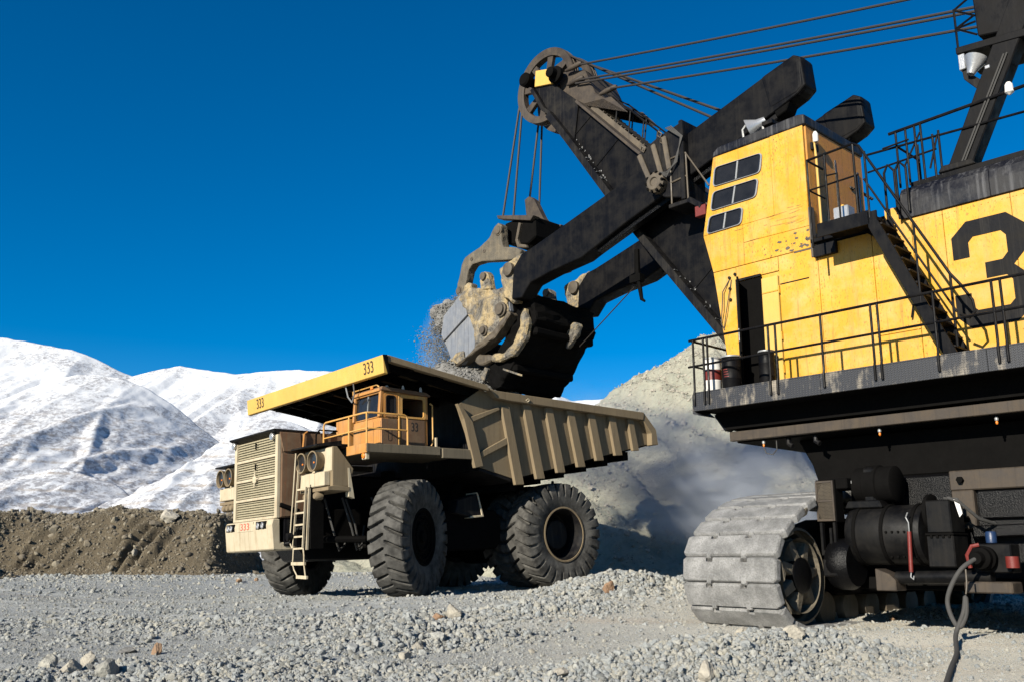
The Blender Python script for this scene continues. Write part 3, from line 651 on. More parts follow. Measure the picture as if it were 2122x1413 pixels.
# --- headlamp pods
def pod(s, x, ya, yb, y0, y1):
    p = empty('lamp_pod', (0, 0, 0), (0, 0, 0), truck)
    MB().prism([(x - .12, 3.80), (x - .12, 2.80), (x - .6, 2.80), (x - .72, 3.25), (x - .25, 3.80)], y0, y1).build('housing', 'truck_tan', p, bevel=.012)
    B(x - .119, x - .10, y0 + .02, y1 - .02, 3.19, 3.78).build('lamp_plate', 'truck_cream', p, bevel=.008)
    B(x - .119, x + .06, y0 + .05, y1 - .12, 2.82, 3.18).build('lamp_box', 'truck_cream', p, bevel=.02)
    MB().prism([(x - .15, 2.82), (x + .02, 2.79), (x + .02, 2.70), (x - .6, 2.68), (x - .6, 2.79)], y0 - .02, y1 + .02).build('tray', 'truck_tan', p, bevel=.01)
    for y in (ya, yb):
        MB().lathe([(.23, x - .13), (.25, x + .10), (.265, x + .12), (.265, x + .15), (.235, x + .15), (.225, x + .06)], 28, 'x', (0, y, 3.47), cap=False).build('lamp_rim', 'truck_tan', p, smooth=True)
        MB().lathe([(.226, x + .08), (.20, x + .085), (.13, x + .05), (.06, x + .05), (.05, x + .075), (.004, x + .08)], 28, 'x', (0, y, 3.47)).build('lens', 'lamp_dark', p, smooth=True)
        MB().lathe([(.028, x + .085), (.022, x + .10), (.003, x + .105)], 12, 'x', (0, y, 3.44)).build('bulb', 'lamp_amber', p, smooth=True)
    for k in range(3):
        MB().lathe([(.10, x - .15), (.11, x + .0), (.07, x + .06), (.004, x + .06)], 14, 'x', (0, y0 + .28 + k * .27, 2.60)).build('marker_lamp', 'truck_tan', p, smooth=True)
    return p
pod(1, 2.60, 1.86, 2.46, 1.62, 3.05); pod(-1, 2.72, -2.36, -2.92, -3.15, -1.75)
part(MB().prism([(2.0, 3.27), (2.05, 3.27), (2.02, 2.55), (1.86, 2.50)], 2.9, 3.06), 'mud_flap', 'truck_cream')

# --- deck with rails
dk = MB().prism([(2.78, 3.84), (2.78, 3.88), (2.05, 4.0), (2.05, 3.86)], 1.36, 2.75); part(dk, 'lamp_visor', 'black_dusty')
part(MB().prism([(2.84, 3.80), (2.84, 3.84), (1.85, 3.86), (1.85, 3.78)], -3.35, -1.36), 'lamp_visor', 'black_dusty')
part(B(-1.42, 1.84, 1.33, 3.66, 3.66, 3.82), 'deck_plate', 'deck_grey', bevel=.01)
part(B(-1.42, 1.84, -3.66, -1.33, 3.66, 3.82), 'deck_plate', 'deck_grey', bevel=.01)
part(B(1.842, 1.90, 2.72, 3.72, 3.60, 3.84), 'deck_fascia', 'truck_orange', bevel=.008)
part(B(1.842, 2.05, 1.42, 2.70, 3.80, 3.92), 'deck_fascia', 'black_dusty', bevel=.008)
part(B(-.36, 1.90, 3.662, 3.73, 3.61, 3.83), 'deck_beam', 'deck_grey', bevel=.008)
part(B(-1.44, -.42, 3.662, 3.76, 3.54, 3.79), 'deck_beam', 'deck_grey', bevel=.008)
part(B(-1.4, 1.8, -3.73, -3.662, 3.60, 3.82), 'deck_beam', 'deck_grey', bevel=.008)
part(B(-.30, -.26, 3.62, 3.68, 3.79, 4.08), 'deck_post', 'truck_cream')
tl = MB().prism([(3.38, 3.62), (3.62, 3.62), (3.62, 3.44), (3.42, 3.44)], 1.76, 1.86, 'x'); part(tl, 'lamp_bracket', 'truck_cream', bevel=.01)
part(MB().lathe([(.07, 1.86), (.07, 1.89), (.05, 1.905), (.004, 1.91)], 16, 'x', (0, 3.52, 3.53)), 'turn_signal', 'lamp_amber', smooth=True)
ral = empty('railing', parent=truck)
def rail(pts, r=.026, nm='rail', m='rail_orange', p=None): return MB().tube(pts, r, 8).build(nm, m, p or ral, smooth=True)
zt, zm = 4.62, 4.22
rail([(1.86, 1.46, 3.9), (1.86, 1.46, 4.52), (1.86, 1.50, 4.59), (1.86, 1.58, zt), (1.86, 3.45, zt), (1.84, 3.6, zt), (1.72, 3.66, zt), (.74, 3.66, zt), (.66, 3.66, zt - .03), (.63, 3.66, zt - .10), (.63, 3.66, 3.82)])
rail([(1.86, 1.47, zm - .02), (1.86, 3.45, zm), (1.84, 3.6, zm), (1.72, 3.66, zm), (.63, 3.66, zm)], .02)
for x, y in ((1.86, 2.78), (1.84, 3.62)): rail([(x, y, 3.82), (x, y, zt)], .022, 'post')
MB().tube([(2.12, 1.5, 3.88), (2.08, 1.45, 4.3), (1.95, 1.4, 4.44), (1.4, 1.38, 4.44)], .025, 8).build('grab_rail', 'dark_iron', ral, smooth=True)
rail([(1.80, -3.6, 3.82), (1.80, -3.6, zt), (1.80, -1.5, zt), (1.80, -1.5, 3.82)])

# --- ladder
lad = empty('ladder', parent=truck)
def lb(p, q, w=.03, nm='stile', m='truck_cream'): return MB().bar(p, q, w, w * 1.6).build(nm, m, lad)
lb((2.74, 1.75, 3.30), (2.74, 1.50, 1.34)); lb((2.74, 2.16, 2.85), (2.74, 2.02, 1.30)); lb((2.70, 2.26, 2.80), (2.70, 2.16, 1.28), .035)
for i in range(6):
    t = i / 5.; z = 2.80 - 1.48 * t; lb((2.74, 1.685 - .18 * t, z), (2.74, 2.155 - .13 * t, z), .028, 'rung')
B(2.30, 2.66, 2.22, 2.28, 1.3, 2.9).build('side_plate', 'dark_iron', lad)
for s_, pts in (('a', [(2.74, 1.52, 1.34), (2.77, 1.56, 1.1), (2.75, 1.50, .95), (2.76, 1.60, .8), (2.74, 1.76, .62)]), ('b', [(2.74, 2.04, 1.32), (2.77, 2.14, 1.12), (2.75, 2.10, .95), (2.76, 2.16, .8), (2.74, 2.18, .60)])):
    MB().tube(pts, .018, 6).build('hanger', 'truck_cream', lad, smooth=True)
lb((2.75, 1.46, .95), (2.75, 2.16, .94), .05, 'rung'); lb((2.74, 1.72, .62), (2.74, 2.26, .60), .05, 'rung')
MB().tube([(2.78, 1.66, 3.75), (2.78, 1.52, 2.5), (2.78, 1.38, 1.5), (2.76, 1.48, 1.34)], .018, 6).build('handrail', 'truck_cream', lad, smooth=True)

# --- cab
cab = empty('cab', parent=truck)
def cp(mb, nm, m, **k): return mb.build(nm, m, cab, **k)
# front x=1.2, near side y=3.3, rear x=-.28, far side y=1.9
shell = B(-.28, 1.2, 1.9, 3.28, 3.83, 4.60); cp(shell, 'lower_body', 'truck_orange', bevel=.02)
cp(B(1.2, 1.215, 1.95, 3.25, 3.88, 4.52), 'front_panel', 'sign_yellow', bevel=.004) if False else None
cp(MB().box(1.201, 1.22, 1.93, 2.93, 3.9, 4.50), 'front_panel', 'truck_orange', bevel=.006)
cp(MB().box(1.201, 1.22, 2.95, 3.26, 3.9, 4.50), 'front_panel', 'truck_orange', bevel=.006)
po = MB()
for p, q, w in (((1.22, 1.96, 4.60), (1.16, 1.96, 5.32), .08), ((1.22, 3.25, 4.60), (1.16, 3.25, 5.32), .10), ((.66, 3.26, 4.60), (.66, 3.26, 5.28), .09), ((-.22, 3.26, 4.60), (-.22, 3.26, 5.26), .10), ((-.24, 1.95, 4.6), (-.24, 1.95, 5.26), .08)): cp(MB().bar(p, q, w), 'window_post', 'truck_orange', bevel=.012)
for a in ((1.10, 1.21, 2.02, 3.2, 4.60, 4.63), (.70, 1.15, 3.235, 3.285, 4.59, 4.66), (-.18, .62, 3.235, 3.285, 4.59, 4.63)): cp(B(*a), 'window_sill', 'truck_orange', bevel=.008)
for a in ((1.08, 1.20, 2.0, 3.2, 5.24, 5.34), (-.2, 1.12, 3.23, 3.285, 5.16, 5.28)): cp(B(*a), 'window_header', 'truck_orange', bevel=.01)
cp(MB().prism([(1.24, 5.30), (1.20, 5.40), (-.20, 5.33), (-.34, 5.26), (-.34, 5.22)], 1.84, 3.36), 'roof', 'truck_rust', bevel=.03, seg=2)
cp(MB().box(1.205, 1.25, 1.95, 3.28, 5.28, 5.36), 'roof_trim', 'truck_orange', bevel=.01)
cp(MB().tube([(1.24, 1.95, 5.45), (1.24, 3.15, 5.46), (1.2, 3.2, 5.40)], .022, 6).tube([(1.24, 1.95, 5.45), (1.22, 1.93, 5.36)], .022, 6), 'roof_rail', 'rail_orange', smooth=True)
cp(MB().box(-.27, -.24, 1.98, 3.24, 4.6, 5.24), 'rear_wall', 'truck_rust'); cp(MB().box(-.2, 1.1, 1.915, 1.93, 4.6, 5.28), 'far_wall', 'truck_rust')
gl = empty_ = None
cp(MB().prism([(1.175, 4.64), (1.183, 4.64), (1.133, 5.23), (1.125, 5.23)], 2.02, 2.585), 'windscreen', 'glass_dark')
cp(MB().prism([(1.175, 4.64), (1.183, 4.64), (1.133, 5.23), (1.125, 5.23)], 2.625, 3.18), 'windscreen', 'glass_dark')
cp(MB().bar((1.20, 2.605, 4.62), (1.15, 2.605, 5.26), .04, .03), 'mullion', 'frame_grey')
cp(MB().bar((1.215, 2.50, 4.66), (1.175, 2.63, 5.16), .018, .012), 'wiper', 'lamp_dark')
def rounded(x0, x1, z0, z1, r, n=4):
    P_ = []
    for cx_, cz_, a0 in ((x1 - r, z1 - r, 0), (x0 + r, z1 - r, 90), (x0 + r, z0 + r, 180), (x1 - r, z0 + r, 270)):
        P_ += [(cx_ + r * math.cos(R(a0 + 90 * i / n)), cz_ + r * math.sin(R(a0 + 90 * i / n))) for i in range(n + 1)]
    return P_
def ring(mb, outer, inner, a0, a1, axis='y'):
    f = {'x': lambda p, a: (a, p[0], p[1]), 'y': lambda p, a: (p[0], a, p[1]), 'z': lambda p, a: (p[0], p[1], a)}[axis]
    n = len(outer); vs = [f(p, a) for a in (a0, a1) for P_ in (outer, inner) for p in P_]
    fs = []
    for i in range(n):
        j = (i + 1) % n
        fs += [(i, j, n + j, n + i), (2 * n + i, 3 * n + i, 3 * n + j, 2 * n + j), (i, 2 * n + i, 2 * n + j, j), (n + i, n + j, 3 * n + j, 3 * n + i)]
    return mb.add(vs, fs)
cp(ring(MB(), rounded(.70, 1.12, 4.62, 5.24, .06), rounded(.76, 1.06, 4.68, 5.18, .08), 3.27, 3.31), 'window_frame', 'truck_orange')
cp(ring(MB(), rounded(.755, 1.065, 4.675, 5.185, .08), rounded(.775, 1.045, 4.695, 5.165, .07), 3.275, 3.318), 'window_seal', 'lamp_dark')
cp(MB().prism(rounded(.77, 1.05, 4.69, 5.17, .07), 3.28, 3.286), 'side_window', 'glass_dark')
cp(ring(MB(), rounded(-.20, .62, 4.60, 5.22, .05), rounded(-.13, .55, 4.65, 5.14, .06), 3.275, 3.315), 'window_frame', 'rail_orange')
cp(MB().box(-.17, .60, 3.281, 3.30, 3.86, 4.58), 'door', 'truck_rust', bevel=.006)
cp(MB().box(.63, .67, 3.281, 3.315, 3.85, 5.26), 'door_post', 'rail_orange', bevel=.004)
cp(MB().box(.70, 1.19, 3.281, 3.295, 3.88, 4.56), 'side_panel', 'truck_rust', bevel=.006)
cp(ring(MB(), rounded(.88, 1.0, 3.98, 4.3, .04), rounded(.892, .988, 3.992, 4.288, .035), 3.295, 3.30), 'vent_cover', 'lettering_brown')
cp(MB().tube([(-.36, 3.32, 3.9), (-.40, 3.34, 4.0), (-.40, 3.34, 5.0), (-.34, 3.3, 5.05)], .022, 6), 'grab_handle', 'rail_orange', smooth=True)
text('lettering', '33', .34, 'lettering_black', cab, face_mtx((.16, 3.302, 4.37), (-1, 0, 0), (0, 0, 1)), .002, .72)
for x, y, r_ in ((.86, 3.05, .05), (.45, 3.2, .04), (-.12, 3.2, .04)):
    cp(MB().lathe([(r_, 5.36), (r_, 5.44), (r_ * .6, 5.49), (.004, 5.50)], 12, 'z', (x, y, 0)), 'roof_lamp', 'white_paint', smooth=True)
cp(B(1.21, 1.26, 2.85, 2.95, 5.37, 5.45), 'marker_lamp', 'lamp_amber', bevel=.01)
cp(MB().box(.2, .55, 2.2, 2.9, 4.0, 4.35).box(.05, .2, 2.3, 2.9, 4.2, 4.95), 'driver_seat', 'dark_iron', bevel=.04)
cp(MB().box(1.0, 1.15, 2.05, 3.1, 4.5, 4.72), 'dashboard', 'truck_tan', bevel=.02)
st = MB(); st.lathe([(.20, -.015), (.215, 0), (.20, .015), (.185, 0)], 20, 'x', (.86, 2.6, 4.72), cap=False); cp(st, 'steering_wheel', 'lamp_dark', smooth=True)
part(B(.75, 1.25, 1.05, 1.78, 3.83, 4.74), 'battery_box', 'truck_orange', bevel=.012)
part(MB().tube([(1.45, 1.9, 5.62), (1.40, 1.95, 5.3), (1.30, 2.0, 5.15)], .022, 6).tube([(1.50, 2.4, 5.6), (1.38, 2.25, 5.35), (1.30, 2.0, 5.15)], .018, 6), 'mirror_arm', 'frame_grey', smooth=True)

# --- dump body
bd = empty('dump_body', parent=truck)
def bp(mb, nm, m='truck_tan', **k): return mb.build(nm, m, bd, **k)
cz = lambda x: 5.80 + .152 * x          # canopy slope
bp(MB().prism([(1.44, 5.585), (1.56, 5.60), (1.60, 6.07), (1.48, 6.07)], -3.98, 4.0), 'canopy_fascia', 'sign_yellow', bevel=.012)
bp(MB().prism([(1.60, 6.07), (1.48, 6.074), (1.42, 5.62), (1.45, 5.59)], 4.002, 4.05), 'fascia_end', 'dark_iron')
bp(MB().prism([(1.44, cz(1.44)), (1.44, cz(1.44) + .03), (-2.0, cz(-2.0) + .03), (-2.0, cz(-2.0))], -3.9, 3.9), 'canopy_plate', bevel=.004)
for s in (-1, 1):
    y0, y1 = (3.90, 4.02) if s > 0 else (-4.0, -3.90)
    bp(MB().prism([(1.44, cz(1.44) - .10), (1.44, cz(1.44) + .06), (-1.80, cz(-1.80) + .05), (-1.86, cz(-1.86) - .10)], y0, y1), 'canopy_edge', bevel=.008)
for i in range(9):
    y = -3.5 + i * .875
    bp(MB().prism([(1.42, cz(1.42) - .005), (1.42, cz(1.42) - .16), (-2.0, cz(-2) - .28), (-2.0, cz(-2.) - .005)], y - .05, y + .05), 'canopy_rib', 'dark_iron')  # near-black colour stands in for the shade under the canopy
for x in (.55, -.4): bp(MB().prism([(x, cz(x) - .01), (x + .1, cz(x) - .005), (x + .1, cz(x) - .13), (x, cz(x) - .13)], -3.88, 3.88), 'canopy_beam', 'dark_iron')  # canopy shade put into the dark colour, as on the ribs
def text3(yc): text('lettering', '333', .44, 'lettering_brown', bd, face_mtx((1.588, yc, 5.835), (0, 1, 0), (.04, 0, .47)), .002, .80)
text3(3.30); text3(-3.05)
# front wall and floor
bp(MB().prism([(-1.72, 5.52), (-2.02, 5.45), (-1.86, 3.30), (-2.9, 3.05), (-2.9, 2.95), (-1.70, 3.25)], -3.66, 3.66), 'front_wall', 'black_dusty', bevel=.01)  # wall coloured black to carry the shade below the canopy
bp(MB().prism([(-2.9, 3.0), (-8.55, 4.22), (-8.75, 4.30), (-8.75, 4.36), (-2.9, 3.12)], -3.66, 3.66), 'floor_plate', 'dark_iron')
for i in range(6):
    x = -3.2 - i * .95; z = 3.0 - (x + 2.9) * .216
    bp(B(x - .12, x + .12, -3.3, 3.3, z - .30, z - .03), 'floor_bolster', 'dark_iron')
ribx = [(-2.47, -2.88, 5.02, 2.87), (-3.27, -3.68, 5.14, 3.05), (-4.13, -4.50, 5.11, 3.25), (-5.0, -5.34, 5.08, 3.44), (-5.88, -6.14, 5.05, 3.66), (-6.78, -6.98, 5.02, 3.85), (-7.64, -7.80, 4.99, 4.03)]
for s in (-1, 1):
    Y = lambda a, b: (s * a, s * b)
    bp(MB().prism([(-1.0, 5.0), (-1.62, 3.36), (-2.9, 3.05), (-8.7, 4.30), (-8.86, 4.70), (-8.3, 5.22), (-2.3, 5.42), (-1.8, 5.50)], *Y(3.60, 3.68)), 'side_plate', bevel=.006)
    bp(MB().prism([(-1.95, 5.52), (-2.22, 5.26), (-2.65, 5.22), (-8.26, 5.02), (-8.33, 5.27), (-2.25, 5.47)], *Y(3.682, 3.90)), 'top_rail', bevel=.015)
    bp(MB().prism([(-8.33, 5.27), (-8.26, 5.02), (-8.62, 4.62), (-8.60, 4.24), (-8.92, 4.26), (-8.87, 4.74)], *Y(3.50, 3.88)), 'tail_corner', bevel=.015)
    bp(MB().prism([(-.90, 5.02), (-1.12, 4.62), (-1.46, 3.30), (-1.74, 3.36), (-1.42, 4.55), (-1.02, 5.02)], *Y(3.684, 3.81)), 'front_post', bevel=.010)
    for (a, b_, z0, z1) in ribx:
        lo = a - .29 if a > -7 else a - .25; lb2 = b_ - .32 if a > -7 else b_ - .28
        bp(MB().prism([(a, z0 + .05), (lo, z0 + .05), (lb2, z1 + .02), (b_, z1)], *Y(3.684, 3.80)), 'side_rib', bevel=.012)
    for p, q in (((-1.30, 4.50), (-2.40, 4.98)), ((-1.70, 3.58), (-2.64, 4.02))):
        bp(MB().prism([p, (p[0], p[1] + .17), (q[0], q[1] + .17 if q[1] < 4.5 else q[1] + .06), (q[0] - .02, q[1] - .02)], *Y(3.684, 3.77)), 'diagonal_brace', bevel=.010)
    bp(MB().tube([(-3.3, s * 3.89, 5.27), (-3.32, s * 3.93, 5.30), (-3.36, s * 3.93, 5.33), (-3.40, s * 3.93, 5.30), (-3.38, s * 3.93, 5.25), (-3.34, s * 3.89, 5.24)], .012, 5), 'lifting_eye', 'truck_cream')
bp(MB().tube([(-5.30, 2.7, 3.1), (-5.2, 2.75, 2.95), (-5.35, 2.8, 2.8)], .05, 6).box(-4.3, -3.9, 2.2, 2.5, 2.85, 3.2), 'rock_ejector', 'dark_iron')
bp(MB().box(-5.2, -4.4, -1.2, 1.2, 2.3, 3.35), 'body_pivot', 'dark_iron', bevel=.05)
# ================================================================== ELECTRIC MINING SHOVEL   (x towards the boom, y to its left = viewer's side, z up)
shovel = tag(empty('mining_shovel', SH_ORG, (0, 0, SH_RZ)), 'giant black and yellow electric rope shovel marked with a large 3', 'shovel')
YC = -3.4                                  # centre line
def sp(mb, nm, m, parent=None, **k): return mb.build(nm, m, parent or shovel, **k)

# --- crawlers
def shoe_mesh():
    """one cast track shoe: x across the track, y along it, z out"""
    w, l, n = .99, .219, .085
    out = [(-w + .06, -l), (-.42, -l), (-.42, -l + n), (-.28, -l + n), (-.28, -l), (.33, -l), (.33, -l + n), (.47, -l + n), (.47, -l), (w - .06, -l), (w, -l + .05), (w, l - .06), (w - .07, l), (.45, l), (.45, l + .05), (.35, l + .05), (.35, l), (-.30, l), (-.30, l + .05), (-.40, l + .05), (-.40, l), (-w + .07, l), (-w, l - .06), (-w, -l + .05)]
    inn = [(x * .985, y * .97) for x, y in out]; n_ = len(out)
    mb = MB(); top = [(x * .975, y * .90 if abs(y) > .2 else y, .0) for x, y in out]
    mb.add([(x, y, -.17) for x, y in out] + [(x, y, -.045) for x, y in out] + top,
           [tuple(range(n_ - 1, -1, -1)), tuple(range(2 * n_, 3 * n_))] + [(a * n_ + i, a * n_ + (i + 1) % n_, (a + 1) * n_ + (i + 1) % n_, (a + 1) * n_ + i) for a in (0, 1) for i in range(n_)])
    mb.box(-.35, .35, -.16, .16, -.32, -.171)
    return mb
def track_path():
    """closed belt line in (y, z): low idler at each end, top run rising to the middle"""
    P_ = [(-7.2, -.40), (.40, -.40)]
    P_ += [(.40 + 1.05 * math.cos(R(a)), .65 + 1.05 * math.sin(R(a))) for a in range(-84, 66, 6)]
    P_ += [(.30, 1.93), (-.40, 2.16), (-1.4, 2.27), (-3.4, 2.20), (-5.4, 2.27), (-6.4, 2.16), (-7.1, 1.93)]
    P_ += [(-7.2 + 1.05 * math.cos(R(a)), .65 + 1.05 * math.sin(R(a))) for a in range(116, 270, 6)]
    n = len(P_); seg = [math.dist(P_[i], P_[(i + 1) % n]) for i in range(n)]; per = sum(seg)
    def at(s_):
        s_ %= per
        for i in range(n):
            if s_ <= seg[i]:
                t = s_ / seg[i]; p, q = P_[i], P_[(i + 1) % n]; return (p[0] + (q[0] - p[0]) * t, p[1] + (q[1] - p[1]) * t)
            s_ -= seg[i]
        return P_[0]
    return at, per
rs = random.Random(4)
def crawler(xc, detail):
    tr = empty('crawler_track', (xc, 0, 0), (0, 0, 0), shovel)
    at, per = track_path(); n = round(per / .485); step = per / n
    me = None
    for k in range(n):
        p0_, p1_ = at(k * step + .30), at((k + 1) * step + .30); y, z = (p0_[0] + p1_[0]) / 2, (p0_[1] + p1_[1]) / 2; a = math.atan2(p1_[1] - p0_[1], p1_[0] - p0_[0])
        if me is None:
            o = shoe_mesh().build('track_shoe', 'track_steel', tr, bevel=.014, seg=2, jitter=.005); me = o.data
        else:
            o = bpy.data.objects.new('track_shoe', me); COL.objects.link(o); o.parent = tr
        o.location = (rs.uniform(-.012, .012), y, z)
        # local z points outwards, local y along travel
        o.rotation_euler = (a + math.pi + rs.uniform(-.035, .035), rs.uniform(-.008, .008), rs.uniform(-.012, .012))
    for yc in (.40, -7.2):
        wl_ = MB().lathe([(.80, -.90), (.85, -.88), (.85, -.70), (.78, -.68), (.78, .68), (.85, .70), (.85, .88), (.80, .90), (.66, .90), (.64, .70), (.64, -.70), (.66, -.90)], 44, 'x', (0, yc, .65), cap=False)
        wl_.build('drive_tumbler', 'bail_steel', tr, smooth=True)
        MB().lathe([(.65, -.55), (.65, -.50), (.28, -.50), (.28, -.55)], 36, 'x', (0, yc, .65), cap=False).build('wheel_web', 'dark_iron', tr, smooth=True)
        MB().lathe([(.28, -.94), (.32, -.92), (.32, .9), (.24, .95)], 24, 'x', (0, yc, .65)).build('wheel_hub', 'grease_black', tr, smooth=True)
        for k in range(7):
            t = k * 2 * math.pi / 7 + .35; c, s = math.cos(t), math.sin(t); cd = lambda r_, w_: (yc + r_ * c - w_ * s, .65 + r_ * s + w_ * c)
            P0_ = [(-.90, *cd(.28, -.10)), (-.90, *cd(.28, .10)), (-.50, *cd(.28, .13)), (-.50, *cd(.28, -.13))]
            P1_ = [(-.84, *cd(.68, -.06)), (-.84, *cd(.68, .06)), (-.50, *cd(.68, .18)), (-.50, *cd(.68, -.18))]
            MB().loft(P0_, P1_).build('spoke', 'bail_steel', tr, bevel=.015)
    for yc in (.40,):
        for (ya, za, yb, zb) in ((.55, 1.62, .10, 1.95), (.98, 1.30, .70, 1.55), (1.22, .95, 1.12, .55), (1.15, .28, .95, -.02), (.70, -.18, .35, -.30)):
            MB().loft([(-.99, ya, za), (-.99, (ya + yb) / 2 - .12, (za + zb) / 2 - .05), (-.99, yb, zb)], [(-.72, ya - .05, za - .05), (-.72, (ya + yb) / 2 - .16, (za + zb) / 2 - .1), (-.72, yb - .05, zb - .05)]).build('drive_lug', 'bail_steel', tr, bevel=.015)
    fr_ = MB().prism([(-1.3, .25), (-1.3, 1.5), (-2.4, 1.75), (-5.4, 1.75), (-6.2, 1.5), (-6.2, .25)], -.62, .62, 'x')
    fr_.build('track_frame', 'dark_iron', tr, bevel=.05)
    for k in range(6):
        MB().lathe([(.30, -.5), (.33, -.45), (.33, .45), (.30, .5)], 22, 'x', (0, -1.15 - k * .9, .02)).build('roller', 'steel_worn', tr, smooth=True)
    return tr
crawler(1.335, True); crawler(-5.735, False)

# --- carbody between the tracks, propel drive on its near end
cbd = empty('carbody', parent=shovel)
def cb(mb, nm, m, **k): return mb.build(nm, m, cbd, **k)
cb(MB().prism([(.25, .45), (.25, 2.45), (-4.65, 2.45), (-4.65, .45)], -5.6, -1.25), 'frame', 'grease_black', bevel=.05)
cb(B(-4.6, -1.72, -1.25, -1.12, 2.12, 2.47), 'end_beam', 'sheave_steel', bevel=.02)
cb(B(-2.12, -1.74, -1.245, -1.10, 1.45, 2.118), 'end_post', 'sheave_steel', bevel=.02)
for i, (y_, z_) in enumerate(((-1.93, 2.3), (-1.97, 1.62))): cb(MB().lathe([(.06, -1.10), (.06, -1.03), (.004, -1.03)], 6, 'y', (y_, 0, z_)), 'bolt', 'dark_iron')
cb(B(-3.6, -2.16, -1.245, -1.15, 1.62, 2.10), 'grease_panel', 'grease_black', bevel=.02)
cb(MB().prism([(-2.1, 1.5), (-2.1, 1.3), (-4.6, 1.35), (-4.6, 1.55)], -1.3, -.95), 'ledge', 'grease_black', bevel=.02)
cb(B(-4.6, .2, -1.3, -.9, .40, .62), 'lower_beam', 'dark_iron', bevel=.02)
cb(MB().lathe([(.34, -.05), (.50, -.12), (.53, -.22), (.53, -.80), (.525, -.82), (.525, -1.42), (.50, -1.48), (.30, -1.52)], 36, 'x', (0, -.72, 1.36)), 'propel_motor', 'machine_black', smooth=True)
for x_ in (-.30, -.82, -1.36): cb(MB().lathe([(.53, x_ - .035), (.548, x_ - .03), (.548, x_ + .03), (.53, x_ + .035)], 36, 'x', (0, -.72, 1.36), cap=False), 'motor_band', 'dark_iron', smooth=True)
for k in range(5):
    for zz_ in (1.40, .98): 
        yy_ = -.72 + math.sqrt(.53 ** 2 - (zz_ - 1.36) ** 2); cb(MB().lathe([(.022, yy_ - .01), (.022, yy_ + .02), (.003, yy_ + .02)], 6, 'y', (-.92 - k * .11, 0, zz_)), 'bolt', 'dark_iron')
cb(B(-.62, -.40, -.9, -.5, 1.82, 2.58), 'brake_shoe', 'machine_black', bevel=.04)
cb(MB().lathe([(.30, -.18), (.33, -.2), (.33, -.38), (.36, -.40), (.36, -.64), (.33, -.66), (.33, -.92), (.28, -.95)], 32, 'x', (0, -.78, 2.27)), 'brake_drum', 'dark_iron', smooth=True)
for k in range(7): cb(B(-.215, -.205, -.62 + .03 * k - .01, -.60 + .03 * k, 2.0 + .06 * k, 2.05 + .06 * k), 'drum_slot', 'frame_grey') if k in (1, 3, 5) else None
cb(MB().prism([(-.05, 1.84), (-.78, 1.84), (-.72, 1.98), (-.12, 1.98)], -1.0, -.42), 'motor_saddle', 'machine_black', bevel=.02)
cb(B(-2.02, -1.60, -.86, -.30, 1.37, 1.92), 'switch_box', 'machine_black', bevel=.02); cb(B(-2.04, -1.58, -.88, -.28, .80, 1.33), 'switch_box', 'machine_black', bevel=.02)
cb(B(-2.05, -1.57, -.89, -.27, 1.335, 1.368), 'flange', 'dark_iron', bevel=.005)
for k in range(4): cb(B(-1.70 - k * .1, -1.66 - k * .1, -.275, -.25, 1.29, 1.335), 'bolt', 'dark_iron')
cb(MB().lathe([(.26, -1.52), (.33, -1.54), (.33, -1.60), (.28, -1.62)], 24, 'x', (0, -.62, 1.72)), 'fan_cover', 'dark_iron', smooth=True)
cg = empty('guard', parent=cbd)
fr_ = MB(); x0, x1, z0, z1, yg = .03, .39, 1.62, 2.36, -.2
for a in ((x0, x0 + .035, z0, z1), (x1 - .035, x1, z0, z1), (x0 + .035, x1 - .035, z0, z0 + .04), (x0 + .035, x1 - .035, z1 - .04, z1), (x0 + .035, x1 - .035, 1.97, 2.01)): fr_.box(a[0], a[1], yg - .04, yg, a[2], a[3])
fr_.build('guard_frame', 'sheave_steel', cbd, bevel=.004)
gm = MB()
for k in range(-8, 16):
    for d in (1, -1):
        # diamond mesh strands clipped to the frame
        a, b_ = (x0 + .03, z0 + .05 * k), (x1 - .03, z0 + .05 * k + d * .58)
        if d < 0: a, b_ = (a[0], a[1] + .3), (b_[0], b_[1] + .3)
        t0, t1 = 0., 1.; dz = b_[1] - a[1]
        for lim, sg in ((z0 + .03, 1), (z1 - .03, -1)):
            va, vb = sg * (a[1] - lim), sg * (b_[1] - lim)
            if va < 0 and vb < 0: t0, t1 = 1, 0
            elif va < 0: t0 = max(t0, va / (va - vb))
            elif vb < 0: t1 = min(t1, va / (va - vb))
        if t1 - t0 > .02: gm.bar((a[0] + (b_[0] - a[0]) * t0, yg - .02, a[1] + dz * t0), (a[0] + (b_[0] - a[0]) * t1, yg - .02, a[1] + dz * t1), .008, .008, (0, 1, 0))
gm.build('wire_mesh', 'steel_worn', cbd)
bpy.data.objects.remove(cg)
cb(B(.02, .40, -.55, -.242, 1.60, 2.38), 'guard_box', 'dark_iron', bevel=.01); cb(B(-.2, .36, -.9, -.3, 2.20, 2.40), 'cable_tray', 'dark_iron', bevel=.02)
cb(B(.04, .09, -.30, -.20, 1.0, 1.60).box(.30, .35, -.30, -.20, 1.0, 1.60).box(.06, .33, -.32, -.2, 1.0, 1.1).box(.12, .17, -.3, -.2, 1.1, 1.5), 'guard_leg', 'machine_black', bevel=.01)
cb(MB().lathe([(.30, .28), (.42, .22), (.46, .1), (.46, -.1), (.40, -.2)], 28, 'x', (0, -.45, .85)), 'gear_case', 'grease_black', smooth=True)
cb(B(-.05, .25, -.30, -.02, .62, .95), 'bearing_cap', 'machine_black', bevel=.03)
cb(MB().prism([(-.70, .78), (-.70, .40), (-1.06, .40), (-1.06, .58), (-.95, .68)], -.5, -.10), 'skid_foot', 'sheave_steel', bevel=.015)
